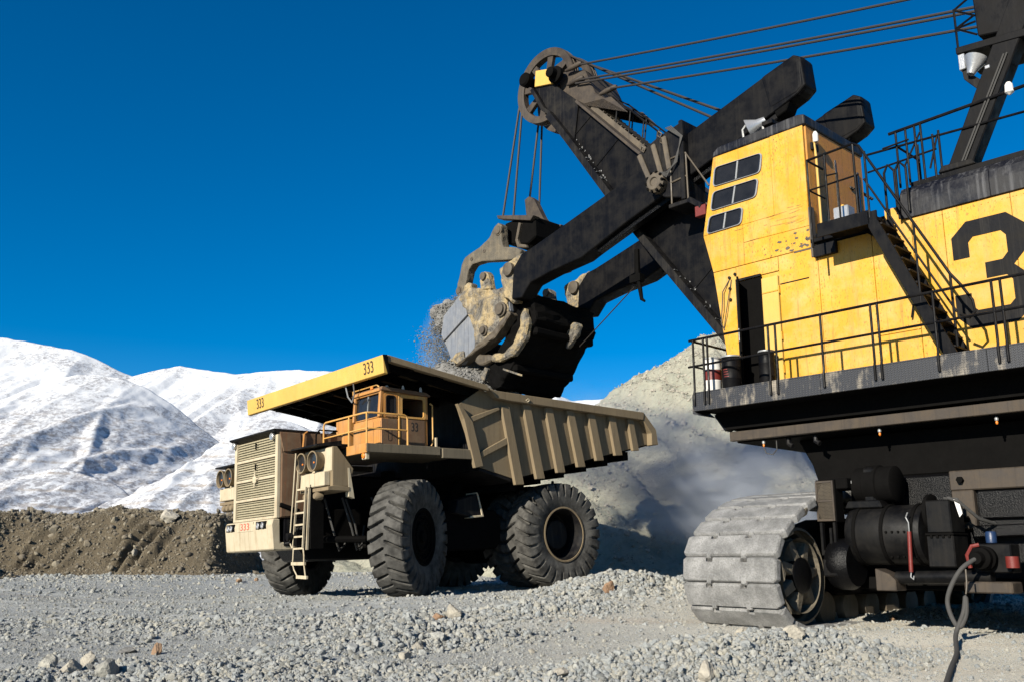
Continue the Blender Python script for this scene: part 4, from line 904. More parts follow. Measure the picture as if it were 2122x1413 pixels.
cb(MB().tube([(-1.0, -.3, .62), (-2.6, -.3, .66)], .11, 12), 'brace_tube', 'machine_black', smooth=True)
cb(MB().tube([(-1.36, -.14, 1.40), (-1.34, -.12, .72)], .036, 10), 'fire_hose', 'red_paint', smooth=True)
cb(MB().tube([(-1.36, -.14, 1.40), (-1.37, -.12, 1.55), (-1.33, -.12, 1.64), (-1.38, -.1, 1.72)], .012, 6).tube([(-1.34, -.12, .72), (-1.33, -.11, .64), (-1.38, -.1, .60), (-1.39, -.1, .66)], .012, 6), 'hose_hook', 'frame_grey', smooth=True)
cb(MB().lathe([(.16, -.12), (.19, -.10), (.20, .02), (.17, .05), (.17, .16), (.11, .20), (.09, .32), (.02, .33)], 22, 'y', (-2.56, -.1, .95)), 'cable_coupler', 'dark_iron', smooth=True)
cb(B(-2.95, -2.35, -.6, -.22, .72, 1.18), 'coupler_box', 'machine_black', bevel=.02)
cb(MB().tube([(-2.38, .0, .80), (-2.36, .03, 1.0), (-2.45, .04, 1.14), (-2.55, .0, 1.16)], .035, 8), 'coupler_handle', 'red_paint', smooth=True)
cb(MB().lathe([(.075, 1.19), (.085, 1.2), (.085, 1.36), (.07, 1.38), (.004, 1.38)], 16, 'z', (-2.62, -.35, 0)), 'socket_cap', 'blue_plastic', smooth=True)
cb(MB().lathe([(.10, .80), (.10, .98), (.004, .98)], 14, 'z', (-2.98, -.15, 0)), 'insulator', 'red_paint', smooth=True)
cb(B(-2.95, -2.2, -.55, -.12, .40, .58), 'coupler_tray', 'sheave_steel', bevel=.02)
cb(MB().tube([(-2.0, -.32, 1.95), (-2.2, -.25, 1.88), (-2.4, -.5, 1.6), (-2.5, -.9, 1.52)], .03, 8).tube([(-1.9, -.4, 1.95), (-2.15, -.33, 1.93), (-2.22, -.28, 1.7)], .022, 6), 'control_cable', 'cable_rubber', smooth=True)
cb(MB().prism([(-2.12, 1.92), (-2.2, 1.9), (-2.24, 1.68), (-2.19, 1.62), (-2.16, 1.74)], -.27, -.25), 'rag', 'white_paint')

# --- revolving frame
rv = empty('revolving_frame', parent=shovel)
def rp(mb, nm, m, **k): return mb.build(nm, m, rv, **k)
rp(MB().prism([(1.44, 3.33), (1.15, 2.80), (1.05, 2.455), (-5.4, 2.455), (-5.8, 3.33)], -5.6, -1.5), 'roller_circle', 'dark_iron', bevel=.04)
rp(B(-9, 2.55, -5.9, -.95, 3.33, 3.60), 'main_frame', 'dark_iron', bevel=.02)
rp(B(-9, 2.62, -.945, -.80, 3.36, 3.56), 'side_beam', 'sheave_steel', bevel=.01); rp(B(-9, 2.62, -6.0, -5.905, 3.36, 3.56), 'side_beam', 'sheave_steel', bevel=.01)
rp(MB().prism([(2.90, 3.96), (2.90, 4.28), (-9, 4.28), (-9, 3.96)], -6.8, -.05), 'deck_slab', 'dark_iron')
rp(MB().prism([(2.62, 3.60), (2.88, 3.96), (-9, 3.96), (-9, 3.60)], -6.2, -.70), 'soffit', 'dark_iron')
def diamond():
    m, nt, b, obj = new_mat('diamond_plate', .5, spec=.45)
    n = noise(nt, obj, 1.3, 6, .65); n2 = noise(nt, mapping(nt, obj, (4, 4, .8)), 1.4, 5, .7)
    dm = ramp(nt, math_n(nt, 'ADD', math_n(nt, 'MULTIPLY', n, .6), math_n(nt, 'MULTIPLY', n2, .5)), [(.56, 0), (.70, 1)])
    c = mixc(nt, dm, (.020, .021, .025), (.30, .26, .20))
    vo = nt.nodes.new('ShaderNodeTexVoronoi'); vo.inputs['Scale'].default_value = 1; vo.distance = 'MANHATTAN'; vo.inputs['Randomness'].default_value = .0
    nt.links.new(mapping(nt, obj, (16, 16, 24)), vo.inputs['Vector'])
    h = ramp(nt, vo.outputs[0], [(.25, 1), (.42, 0)])
    c = mixc(nt, math_n(nt, 'MULTIPLY', h, .35), c, (.09, .09, .09)); nt.links.new(c, b.inputs['Base Color']); bump(nt, b, h, .7, .02)
diamond()
for x0_, x1_ in ((2.93, .02), (.015, -3.0), (-3.005, -6.0), (-6.005, -9.0)):
    rp(MB().box(x1_, x0_, -.05, 0, 3.95, 4.32), 'deck_fascia', 'diamond_plate', bevel=.006)
rp(MB().prism([(2.932, 4.32), (2.96, 4.30), (2.96, 3.90), (2.80, 3.85), (2.932, 3.96)], -.6, -.002), 'deck_corner', 'diamond_plate', bevel=.005)
rp(MB().box(-9, 2.93, -1.08, -.002, 4.322, 4.345), 'walkway', 'diamond_plate')
rp(MB().prism([(2.9, 3.95), (2.9, 3.90), (2.66, 3.57), (2.62, 3.60)], -.945, -.70), 'knee_bracket', 'black_dusty')
for x_ in (1.9, -.6, -2.7): 
    rp(MB().lathe([(.03, 3.26), (.035, 3.30), (.02, 3.33)], 10, 'z', (x_, -.95, 0)), 'lamp_socket', 'frame_grey', smooth=True)
    rp(MB().lathe([(.004, 3.19), (.02, 3.205), (.024, 3.23), (.012, 3.26)], 10, 'z', (x_, -.95, 0)), 'bulb', 'lamp_amber', smooth=True)
for x_ in (1.35, .75): rp(MB().tube([(x_, -1.0, 3.33), (x_, -1.0, 3.22), (x_ - .1, -.98, 3.16)], .05, 8), 'conduit', 'black_dusty', smooth=True)
rp(MB().tube([(1.9, -.95, 3.18), (1.85, -.95, 3.06), (1.7, -.95, 3.02), (1.6, -.95, 3.12), (1.6, -.95, 3.3)], .012, 6), 'lamp_wire', 'cable_rubber', smooth=True)

# --- house
hs_ = empty('house', parent=shovel)
def hp(mb, nm, m, **k): return mb.build(nm, m, hs_, **k)
hp(MB().prism([(2.62, 4.346), (3.0, 7.22), (-1.0, 7.22), (-1.0, 7.6), (-9, 7.6), (-9, 4.346)], -6.0, -1.13), 'wall_core', 'shovel_yellow')
fx = lambda z: 2.66 + (z - 4.35) * .128            # slanting front edge
def wall(x0_, x1_, z0_, z1_, m='shovel_yellow', y0_=-1.13, nm='wall_panel', slant=False):
    P_ = [(x0_, z0_), (x1_, z0_), (x1_, z1_), (x0_, z1_)]
    if slant: P_ = [(x0_, z0_), (fx(z0_), z0_), (fx(z1_), z1_), (x0_, z1_)]
    return hp(MB().prism(P_, y0_, y0_ + .03 + rs.uniform(-.003, .003)), nm, m, bevel=.006)
wall(2.44, 0, 4.36, 7.21, slant=True)                        # strip in front of the door
wall(1.385, 2.43, 6.90, 7.21)                                # over the door
wall(.475, 1.375, 4.36, 7.21); wall(-.70, .465, 4.36, 7.21); wall(-1.50, -.71, 5.12, 7.21); wall(-1.50, -.71, 4.36, 5.11)
wall(-2.10, -1.51, 4.36, 7.28); wall(-3.30, -2.11, 4.36, 7.28); wall(-4.5, -3.31, 4.36, 7.28); wall(-5.7, -4.51, 4.36, 7.28); wall(-7.3, -5.71, 4.36, 7.28); wall(-9, -7.31, 4.36, 7.28)
hp(B(1.40, 1.80, -1.13, -1.06, 4.37, 6.80), 'sliding_door', 'sign_yellow', bevel=.012)
hp(B(1.40, 1.785, -1.06, -1.045, 6.45, 6.475), 'door_rib', 'shovel_yellow')
hp(B(1.805, 2.40, -1.132, -1.10, 4.37, 6.86), 'doorway', 'dark_iron')
hp(MB().prism([(2.40, -1.10), (2.36, -1.10), (2.10, -.66), (2.14, -.64)], 4.38, 6.84, 'z'), 'door', 'dark_iron', bevel=.008)
hp(MB().tube([(2.2, -.76, 5.4), (2.18, -.70, 5.45), (2.18, -.70, 5.7), (2.2, -.76, 5.75)], .012, 6), 'door_handle', 'frame_grey')
hp(B(2.41, 2.44, -1.10, -1.06, 4.37, 6.92).box(1.81, 2.44, -1.10, -1.06, 6.87, 6.92), 'door_frame', 'black_dusty')
for z_ in (4.7, 5.4, 6.4): hp(B(1.37, 1.395, -1.098, -1.05, z_, z_ + .16), 'hinge', 'shovel_yellow')
hp(B(.69, 1.36, -1.10, -1.085, 6.58, 6.60), 'seam_strip', 'black_dusty')
hp(MB().tube([(2.62, -1.09, 6.95), (2.76, -1.03, 6.7), (2.78, -1.0, 6.3), (2.86, -1.06, 6.0), (2.8, -1.09, 5.85)], .012, 6).tube([(2.56, -1.09, 6.95), (2.62, -1.05, 6.6), (2.70, -1.03, 6.2), (2.80, -1.08, 5.9)], .010, 6), 'loose_wire', 'cable_rubber', smooth=True)
for x_, z_ in ((2.60, 7.0), (2.45, 7.05), (2.60, 6.75), (2.60, 6.5), (-1.46, 5.60)): hp(MB().lathe([(.03, -1.10), (.035, -1.06), (.01, -1.05)], 8, 'y', (x_, 0, z_)), 'stud', 'black_dusty')
hp(MB().tube([(-1.46, -1.05, 5.60), (-1.42, -1.03, 5.55), (-1.37, -1.04, 5.34)], .018, 6), 'latch_handle', 'black_dusty', smooth=True)
riv = MB()
for xv in (.47, -.705, -1.505, -2.105, -3.305):
    for k in range(19):
        if xv < -2 and 4.4 + k * .15 > 4.7 and k < 18: continue
        for dx in (-.05, .05): riv.box(xv + dx - .009, xv + dx + .009, -1.10, -1.088, 4.5 + k * .15, 4.518 + k * .15)
for k in range(60): riv.box(-1.5 - k * .12, -1.48 - k * .12, -1.10, -1.088, 7.20, 7.218)
rv_ = hp(riv, 'rivet_row', 'shovel_yellow'); rv_['kind'] = 'stuff'
# the figure 3 painted as an angular plate
d3 = [(-2.22, 6.27), (-2.22, 6.69), (-2.50, 6.95), (-3.20, 6.95), (-3.49, 6.68), (-3.47, 6.22), (-3.24, 5.98), (-3.49, 5.72), (-3.49, 5.22), (-3.20, 4.96), (-2.42, 4.96), (-2.18, 5.20), (-2.18, 5.60), (-2.47, 5.60), (-2.47, 5.36), (-2.56, 5.27), (-3.10, 5.27), (-3.19, 5.36), (-3.19, 5.72), (-3.10, 5.82), (-2.76, 5.82), (-2.76, 6.11), (-3.06, 6.11), (-3.16, 6.22), (-3.16, 6.54), (-3.08, 6.64), (-2.60, 6.64), (-2.51, 6.55), (-2.51, 6.27)]
hp(MB().prism(d3, -1.097, -1.089), 'numeral', 'black_dusty')
# roof with rounded black edge
q = [(-1.13 + .0, 7.30), (-1.06, 7.30), (-1.05, 7.60), (-1.09, 7.80), (-1.20, 7.94), (-1.38, 8.02), (-6.0, 8.06), (-6.0, 7.6), (-1.13, 7.6)]
for x0_, x1_ in ((-3.0, -1.34), (-5.2, -3.005), (-9.0, -5.205)):
    hp(MB().prism(q, x0_, x1_, 'x'), 'roof', 'roof_black', bevel=.006)
hp(MB().prism([(-1.45, 8.03), (-1.45, 8.12), (-9, 8.14), (-9, 8.03)], -2.2, -1.40), 'roof_kerb', 'shovel_black')
hp(MB().prism([(-2.5, 8.11), (-2.5, 8.17), (-9, 8.19), (-9, 8.12)], -5.8, -2.25), 'roof_hatch', 'shovel_black')
bk = hp(B(-1.35, .5, -6.0, -1.14, 7.23, 7.50), 'roof_lower', 'shovel_black', bevel=.02)

# --- operator cab
oc = empty('operator_cab', parent=shovel)
def op(mb, nm, m, **k): return mb.build(nm, m, oc, **k)
side = [(.60, 7.22), (3.03, 7.22), (3.25, 8.14), (2.88, 9.96), (.60, 9.98)]
op(MB().prism([(p[0] - (.05 if p[0] > 1 else -.02), p[1]) for p in side], -3.62, -1.16), 'cab_core', 'cab_yellow')
def holed_side():
    """side sheet with three window openings, built from strips"""
    mb = MB()
    return mb
wins = [((2.85, 9.70), (2.92, 9.24), (1.66, 9.21), (1.58, 9.66)), ((2.93, 9.12), (3.02, 8.68), (1.80, 8.68), (1.71, 9.10)), ((3.06, 8.56), (3.15, 8.15), (2.21, 8.16), (2.14, 8.55))]
op(MB().prism([(.60, 7.225), (2.20, 7.225), (2.20, 7.72), (.60, 7.70)], -1.158, -1.10), 'side_panel', 'cab_yellow', bevel=.006)
op(MB().prism([(2.205, 7.225), (3.03, 7.225), (3.255, 8.14), (2.205, 8.14)], -1.158, -1.102), 'side_panel', 'cab_yellow', bevel=.006)
op(MB().prism([(.60, 7.705), (2.20, 7.725), (2.20, 8.14), (1.40, 8.14), (1.40, 9.97), (.60, 9.97)], -1.158, -1.099), 'side_panel', 'cab_yellow', bevel=.006)
op(MB().prism([(1.405, 8.145), (3.255, 8.145), (2.885, 9.96), (1.405, 9.96)], -1.158, -1.103), 'side_panel', 'cab_yellow', bevel=.006)
def rquad(P_, r=.10, n=4):
    out = []; m_ = len(P_)
    for i in range(m_):
        p, a, b_ = Vector(P_[i]), Vector(P_[i - 1]), Vector(P_[(i + 1) % m_]); u = (a - p).normalized() * r; v = (b_ - p).normalized() * r
        for k in range(n + 1):
            t = k / n; out.append(tuple((p + u) * (1 - t) ** 2 + p * 2 * t * (1 - t) + (p + v) * t * t))
    return out
def shrink(P_, k):
    c = sum((Vector(p) for p in P_), Vector((0, 0))) / len(P_)
    return [tuple(Vector(p) - (Vector(p) - c).normalized() * k * 1.3) for p in P_]
for W_ in wins:
    w_ = empty('window', parent=oc); o_, i_ = rquad(W_, .11), rquad(shrink(W_, .032), .09)
    bpy.data.objects.remove(w_)
    op(ring(MB(), o_, i_, -1.10, -1.068), 'window_frame', 'frame_grey')
    op(ring(MB(), rquad(shrink(W_, .028), .09), rquad(shrink(W_, .050), .08), -1.10, -1.062), 'window_seal', 'lamp_dark')
    (a, b_, c, d) = [Vector(p) for p in shrink(W_, .04)]
    mt, mb_ = (a + d) / 2, (b_ + c) / 2
    e = Vector((.02, 0))
    op(MB().prism([tuple(a), tuple(b_), tuple(mb_ + e), tuple(mt + e)], -1.10, -1.088), 'pane', 'glass_dark')
    op(MB().prism([tuple(mt - e), tuple(mb_ - e), tuple(c), tuple(d)], -1.10, -1.086), 'pane', 'glass_dark')
    op(MB().prism([tuple(mt + e), tuple(mb_ + e), tuple(mb_ - e), tuple(mt - e)], -1.10, -1.066), 'mullion', 'frame_grey')
op(MB().prism([(-1.158, 7.5), (-1.158, 9.97), (-3.60, 9.97), (-3.60, 7.5)], .555, .60, 'x'), 'rear_panel', 'cab_yellow_shaded', bevel=.006)
op(MB().prism([(-2.35, 7.55), (-2.35, 9.45), (-3.25, 9.45), (-3.25, 7.55)], .53, .553, 'x'), 'rear_door', 'cab_yellow_shaded', bevel=.008)
op(MB().prism([(-3.30, 7.55), (-3.30, 9.5), (-3.36, 9.5), (-3.36, 7.55)], .525, .553, 'x').prism([(-2.30, 7.55), (-2.30, 9.5), (-2.335, 9.5), (-2.335, 7.55)], .525, .553, 'x'), 'door_gasket', 'lamp_dark')
op(MB().lathe([(.05, .53), (.05, .50), (.02, .47), (.004, .47)], 10, 'x', (0, -2.46, 8.45)), 'door_knob', 'sign_yellow', smooth=True)
op(MB().prism([(.52, 9.975), (2.90, 9.965), (2.86, 10.08), (2.74, 10.17), (.70, 10.24), (.52, 10.20)], -3.66, -1.075), 'roof', 'roof_black', bevel=.05, seg=3)
lamp_ = lambda x, y, z: None
op(MB().tube([(2.25, -1.45, 10.20), (2.28, -1.45, 10.55), (2.1, -1.45, 10.72)], .03, 6).tube([(1.75, -1.5, 10.2), (1.78, -1.5, 10.5)], .03, 6), 'lamp_bracket', 'frame_grey', smooth=True)
fl = MB().lathe([(.10, -.28), (.13, -.10), (.24, .10), (.26, .14), (.22, .15), (.02, .10)], 20, 'x'); o = op(fl, 'flood_lamp', 'lamp_silver', smooth=True); o.location = (2.0, -1.5, 10.55); o.rotation_euler = (0, R(20), R(20))
op(MB().box(1.45, 1.72, -1.7, -1.35, 10.42, 10.52), 'lamp_visor', 'black_dusty', bevel=.01)
op(MB().tube([(.50, -1.42, 7.6), (.50, -1.42, 9.3), (.50, -1.38, 9.55), (.50, -1.38, 9.7)], .028, 6), 'conduit', 'sign_yellow', smooth=True)
op(MB().lathe([(.05, 9.62), (.06, 9.66), (.06, 9.80), (.03, 9.86), (.004, 9.87)], 12, 'z', (.46, -1.38, 0)), 'beacon', 'white_paint', smooth=True)
op(B(.50, .56, -1.56, -1.30, 9.45, 9.62), 'junction_box', 'black_dusty', bevel=.01)
op(MB().box(.56, 1.0, -1.16, -1.09, 7.18, 7.222).box(.52, .60, -1.2, -1.08, 7.0, 8.1), 'cab_corner', 'steel_worn', bevel=.01)
op(MB().box(2.1, 2.4, -1.55, -1.25, 9.28, 9.52), 'seat_back', 'cloth_red', bevel=.05)

# --- platform and stairs behind the cab
stp = empty('staircase', parent=shovel)
def tp(mb, nm, m='shovel_black', **k): return mb.build(nm, m, stp, **k)
tp(B(-1.10, -.02, -1.05, -.28, 7.24, 7.32), 'platform', bevel=.01); tp(B(-1.10, -.02, -.277, -.25, 7.08, 7.36), 'platform_edge', bevel=.005); tp(B(-.02, .5, -1.05, -.9, 7.24, 7.32), 'platform', bevel=.01)
tp(MB().prism([(-.6, 7.24), (-1.08, 7.24), (-1.08, 6.85)], -1.05, -.95), 'bracket'); tp(B(.0, .5, -1.08, -.98, 6.95, 7.2), 'louvre', 'black_dusty', bevel=.01)
tp(MB().prism([(-1.06, 7.32), (-1.06, 7.02), (-2.22, 4.35), (-2.46, 4.35), (-1.24, 7.14), (-1.24, 7.32)], -.29, -.25), 'stringer', bevel=.005)
tp(MB().prism([(-1.06, 7.32), (-1.06, 7.02), (-2.22, 4.35), (-2.46, 4.35), (-1.24, 7.14), (-1.24, 7.32)], -.97, -.93), 'stringer', bevel=.005)
for k in range(11):
    t = (k + .5) / 11.; x_, z_ = -1.12 - 1.2 * t, 7.18 - 2.78 * t
    tp(B(x_ - .14, x_ + .10, -.928, -.292, z_ - .02, z_ + .015), 'tread', 'black_dusty')
def tr_(pts, nm='rail', r=.026): return MB().tube(pts, r, 8).build(nm, 'shovel_black', stp, smooth=True)
tr_([(.10, -.27, 8.74), (-.88, -.27, 8.78), (-1.0, -.27, 8.70), (-2.45, -.27, 5.80), (-2.62, -.27, 5.55)])
tr_([(-2.62, -.27, 5.55), (-2.78, -.27, 5.25), (-2.80, -.27, 5.05), (-2.70, -.27, 4.96), (-2.55, -.27, 5.05)])
for x_, z0_, z1_ in ((-.28, 7.34, 8.74), (-.88, 7.34, 8.77), (-1.10, 7.2, 8.55), (-1.9, 5.35, 6.9), (-2.45, 4.5, 5.8)): tr_([(x_, -.27, z0_), (x_, -.27, z1_)], 'post', .024)
tr_([(.10, -.27, 8.1), (-.95, -.27, 8.12)], r=.02); tr_([(-1.05, -.27, 8.0), (-2.5, -.27, 5.1)], r=.02)
tr_([(.10, -.27, 8.74), (.10, -.9, 8.74)], r=.022); tr_([(.10, -.27, 6.9), (.10, -.27, 8.74)], 'post', .022); tr_([(.10, -.27, 8.1), (.10, -.9, 8.1)], r=.018)
tr_([(-.28, -.27, 8.30), (-.52, -.27, 8.28), (-.52, -.27, 7.36)], r=.02)
for x_ in (-1.12, -1.35): tr_([(x_, -1.0, 7.3), (x_, -1.0, 8.3), (x_ - .08, -1.0, 8.45), (x_ - .2, -1.0, 8.3), (x_ - .2, -1.0, 7.4)], 'hoop', .026)
tr_([(-1.0, -1.3, 8.95), (-1.5, -1.4, 9.02)], r=.02)

# --- deck railing
drl = empty('deck_railing', parent=shovel)
def dr(pts, nm='rail', r=.027): return MB().tube(pts, r, 8).build(nm, 'shovel_black', drl, smooth=True)
dr([(2.98, -.0, 5.46), (-9, .0, 5.46)]); dr([(3.02, -.0, 4.90), (-9, .0, 4.94)], r=.024)
dr([(2.90, .0, 5.44), (2.90, -1.35, 5.44)]); dr([(2.90, .0, 4.90), (2.90, -1.35, 4.90)], r=.022)
for x_ in (2.88, 2.62, 2.52, 1.06, .90, -.08, -1.08, -1.21, -2.22, -3.20, -3.34, -4.3, -5.4, -6.5): dr([(x_, .03, 4.06), (x_, .03, 4.3), (x_, .0, 4.4), (x_, 0, 5.46)], 'post', .024)
dr([(2.90, -1.3, 4.35), (2.90, -1.3, 5.44)], 'post', .024)
# rails on the roof edge
rrl = empty('roof_railing', parent=shovel)
def rr_(pts, nm='rail', r=.024): return MB().tube(pts, r, 8).build(nm, 'shovel_black', rrl, smooth=True)
rr_([(-1.10, -1.42, 9.27), (-9, -1.42, 9.50)], r=.034); rr_([(-.62, -1.42, 8.98), (-9, -1.42, 8.62)], r=.026); rr_([(-.6, -1.42, 8.60), (-2.0, -1.42, 8.66)], r=.022)
for x_, z_ in ((-1.24, 9.27), (-1.44, 9.27), (-1.62, 9.28), (-1.74, 9.28), (-2.07, 9.02), (-1.95, 8.98), (-3.9, 9.3), (-5.4, 9.35)): rr_([(x_, -1.42, 8.08), (x_, -1.42, z_)], 'post', .024)
rr_([(-1.36, -1.42, 8.5), (-1.72, -1.42, 9.1)], 'brace', .02); rr_([(-1.85, -1.42, 8.3), (-2.05, -1.42, 8.95)], 'brace', .02)
rr_([(-1.25, -1.42, 8.95), (-1.25, -2.4, 8.95)]); rr_([(-1.25, -2.4, 8.08), (-1.25, -2.4, 9.3)], 'post')

# --- A-frame mast
ms = empty('mast', parent=shovel)
def mp(mb, nm, m='shovel_black', **k): return mb.build(nm, m, ms, **k)
for y_ in (-1.62, -5.2):
    mp(MB().prism([(-2.12, 8.14), (-2.58, 8.10), (-4.6, 12.1), (-4.15, 12.3)], y_ - .18, y_ + .18), 'mast_leg', bevel=.02)
    mp(MB().prism([(-2.0, 8.13), (-2.7, 8.13), (-2.62, 8.24), (-2.08, 8.26)], y_ - .25, y_ + .26), 'foot_plate', 'black_dusty', bevel=.015)
    mp(MB().bar((-8.2, y_, 8.1), (-4.5, y_, 12.0), .22, .22), 'back_stay', bevel=.02)
mp(MB().tube([(-2.42, -1.42, 8.2), (-3.4, -1.42, 10.1)], .018, 6).tube([(-2.48, -1.41, 8.2), (-3.46, -1.41, 10.1)], .018, 6), 'conduit', 'cable_rubber', smooth=True)
mp(MB().prism([(-2.98, 10.66), (-2.96, 11.62), (-4.6, 11.9), (-4.6, 10.34)], -2.3, -1.45), 'control_box', bevel=.02)
mp(MB().prism([(-3.0, 11.62), (-3.3, 11.68), (-3.3, 11.52), (-3.0, 11.46)], -1.448, -1.44), 'paint_patch', 'sign_yellow')
mp(MB().prism([(-2.56, 10.44), (-2.56, 10.58), (-4.8, 10.36), (-4.8, 10.20)], -2.6, -1.42), 'mast_platform', bevel=.01)
mp(MB().prism([(-3.1, 10.46), (-3.5, 9.9), (-3.42, 9.88), (-3.6, 10.4)], -1.7, -1.5), 'gusset')
for p, q_ in (((-2.6, -1.45, 10.55), (-2.6, -1.45, 11.4)), ((-2.6, -1.45, 11.38), (-2.97, -1.45, 11.55)), ((-2.6, -1.45, 11.38), (-2.97, -1.45, 11.1)), ((-2.6, -1.45, 10.98), (-2.97, -1.45, 11.12)), ((-2.6, -1.45, 10.98), (-2.97, -1.45, 10.70)), ((-2.6, -1.45, 10.98), (-2.97, -1.45, 10.98))): mp(MB().tube([p, q_], .022, 6), 'cage_bar', smooth=True)
mp(MB().prism([(-2.58, 10.42), (-2.62, 9.92), (-3.0, 9.42), (-3.1, 9.6), (-2.74, 10.0), (-2.72, 10.42)], -1.62, -1.5), 'lamp_arm', 'black_dusty', bevel=.008)
fl = MB().lathe([(.07, -.22), (.10, -.12), (.19, .06), (.22, .12), (.18, .13), (.02, .09)], 20, 'z'); o = mp(fl, 'flood_lamp', 'lamp_silver', smooth=True); o.location = (-2.86, -1.45, 10.12); o.rotation_euler = (R(12), R(-20), 0)
mp(B(-2.70, -2.58, -1.62, -1.44, 10.10, 10.42), 'lamp_housing', 'lamp_silver', bevel=.01); mp(B(-3.13, -3.04, -1.5, -1.42, 9.93, 10.0), 'lamp_latch', 'lamp_silver', bevel=.01)
mp(MB().lathe([(.04, 9.35), (.07, 9.3), (.08, 9.15), (.02, 9.1)], 10, 'z', (-3.42, -1.4, .15)), 'bulkhead_lamp', 'white_paint', smooth=True)
mp(MB().tube([(-4.5, -1.0, 12.2), (-4.5, -5.8, 12.2)], .3, 16), 'mast_head', smooth=True)

# --- boom
bo = empty('boom', parent=shovel)
def bm_(mb, nm, m='shovel_black', **k): return mb.build(nm, m, bo, **k)
low = [(2.35, 4.5), (3.71, 6.30), (5.12, 8.10), (6.45, 9.82), (7.23, 10.94), (8.61, 12.90), (9.35, 13.90)]
upp = [(8.38, 13.86), (6.28, 11.66), (3.9, 9.30), (2.0, 7.30), (1.3, 5.4), (1.6, 4.5)]
bm_(MB().prism(low + upp, -4.24, -2.56), 'boom_box', 'shovel_black', bevel=.01)
for y0_, y1_ in ((-2.56, -2.50), (-4.30, -4.24)):
    P_ = [(8.55, 12.80), (9.65, 14.16), (10.14, 15.04), (10.07, 15.52), (9.27, 15.31), (9.36, 14.86), (8.36, 13.92)]
    bm_(MB().prism(P_, y0_, y1_), 'nose_plate', 'black_dusty', bevel=.008)
# lower and upper flanges
def flange(P_, t, y0_, y1_, nm, m):
    A = [Vector(p) for p in P_]; o_ = []
    for i, p in enumerate(A):
        d = ((A[i + 1] - p) if i + 1 < len(A) else (p - A[i - 1])).normalized(); o_.append(p + Vector((d.y, -d.x)) * t)
    bm_(MB().prism([tuple(p) for p in A] + [tuple(p) for p in reversed(o_)], y0_, y1_), nm, m, bevel=.008)
flange(low, .20, -4.40, -2.28, 'lower_flange', 'black_dusty'); flange([(9.36, 13.92), (9.65, 14.16), (10.14, 15.0)], .12, -2.56, -2.36, 'nose_flange', 'black_dusty')
flange([(2.0, 7.3), (3.9, 9.30), (6.28, 11.66), (8.38, 13.86)], -.08, -4.4, -2.36, 'upper_flange', 'sheave_steel')
bm_(MB().prism([(10.10, 15.03), (10.05, 15.55), (9.24, 15.32), (9.34, 14.85)], -2.495, -2.42), 'nose_guard', 'sign_yellow', bevel=.008)
sc_ = (10.06, 15.21)
for yy in (-2.96, -3.84):
    MB().lathe([(1.06, -.13), (1.20, -.15), (1.21, -.10), (1.13, -.05), (1.21, 0), (1.13, .05), (1.21, .10), (1.20, .15), (1.06, .13)], 56, 'y', (sc_[0], yy, sc_[1]), cap=False).build('sheave_rim', 'sheave_steel', bo, smooth=True)
    MB().lathe([(1.07, -.13), (.97, -.11), (.97, .11), (1.07, .13)], 56, 'y', (sc_[0], yy, sc_[1]), cap=False).build('sheave_ring', 'sheave_steel', bo, smooth=True)
    MB().lathe([(.30, -.24), (.34, -.2), (.34, .2), (.30, .24)], 24, 'y', (sc_[0], yy, sc_[1])).build('sheave_hub', 'sheave_steel', bo, smooth=True)
    for k in range(8):
        t = k * math.pi / 4 + .2; c, s = math.cos(t), math.sin(t); f2 = lambda r_, w_: (sc_[0] + r_ * c - w_ * s, sc_[1] + r_ * s + w_ * c)
        MB().prism([f2(.32, -.09), f2(1.0, -.12), f2(1.0, .12), f2(.32, .09)], yy - .07, yy + .07).build('sheave_spoke', 'sheave_steel', bo, bevel=.01)
bm_(MB().lathe([(.17, -2.2), (.22, -2.25), (.22, -2.45), (.14, -2.5), (.14, -4.4), (.22, -4.45), (.22, -4.6)], 20, 'y', (sc_[0] + .32, 0, sc_[1] + .12)), 'sheave_pin', 'dark_iron', smooth=True)
bm_(MB().lathe([(.2, -2.3), (.26, -2.34), (.26, -2.46), (.2, -2.5)], 20, 'y', (9.16, 0, 15.05)).lathe([(.13, -2.1), (.16, -2.12), (.16, -2.3)], 14, 'y', (9.16, 0, 15.05)), 'anchor_pin', 'dark_iron', smooth=True)
bm_(MB().prism([(9.3, 15.3), (9.35, 14.4), (8.5, 13.9), (7.3, 13.7), (7.0, 13.35), (7.9, 14.1), (8.3, 15.0)], -4.1, -2.7), 'anchor_block', 'sheave_steel', bevel=.04)
for (x_, y_, z_) in ((8.55, -2.55, 15.13), (8.55, -2.62, 14.70), (8.6, -4.0, 14.9), (7.40, -2.75, 14.0)):
    bm_(MB().lathe([(.04, -.30), (.075, -.25), (.08, .1), (.04, .35)], 12, 'x', (x_, y_, z_)), 'rope_socket', 'sheave_steel', smooth=True)
rsl = .2445
def srope(p, x_end, r=.032):
    x_, y_, z_ = p; pts = []
    for k in range(9):
        t = k / 8; X_ = x_ + (x_end - x_) * t; pts.append((X_, y_, z_ - rsl * (x_ - X_) - .05 * math.sin(math.pi * t)))
    return bm_(MB().tube(pts, r, 8), 'suspension_rope', 'rope_steel', smooth=True)
srope((8.35, -2.55, 15.11), -4.3); srope((8.40, -2.60, 14.66), -4.3); srope((8.55, -3.95, 15.0), -4.3) if False else None
srope((8.55, -2.60, 14.60), -4.3); srope((7.2, -2.6, 13.92), -4.3)
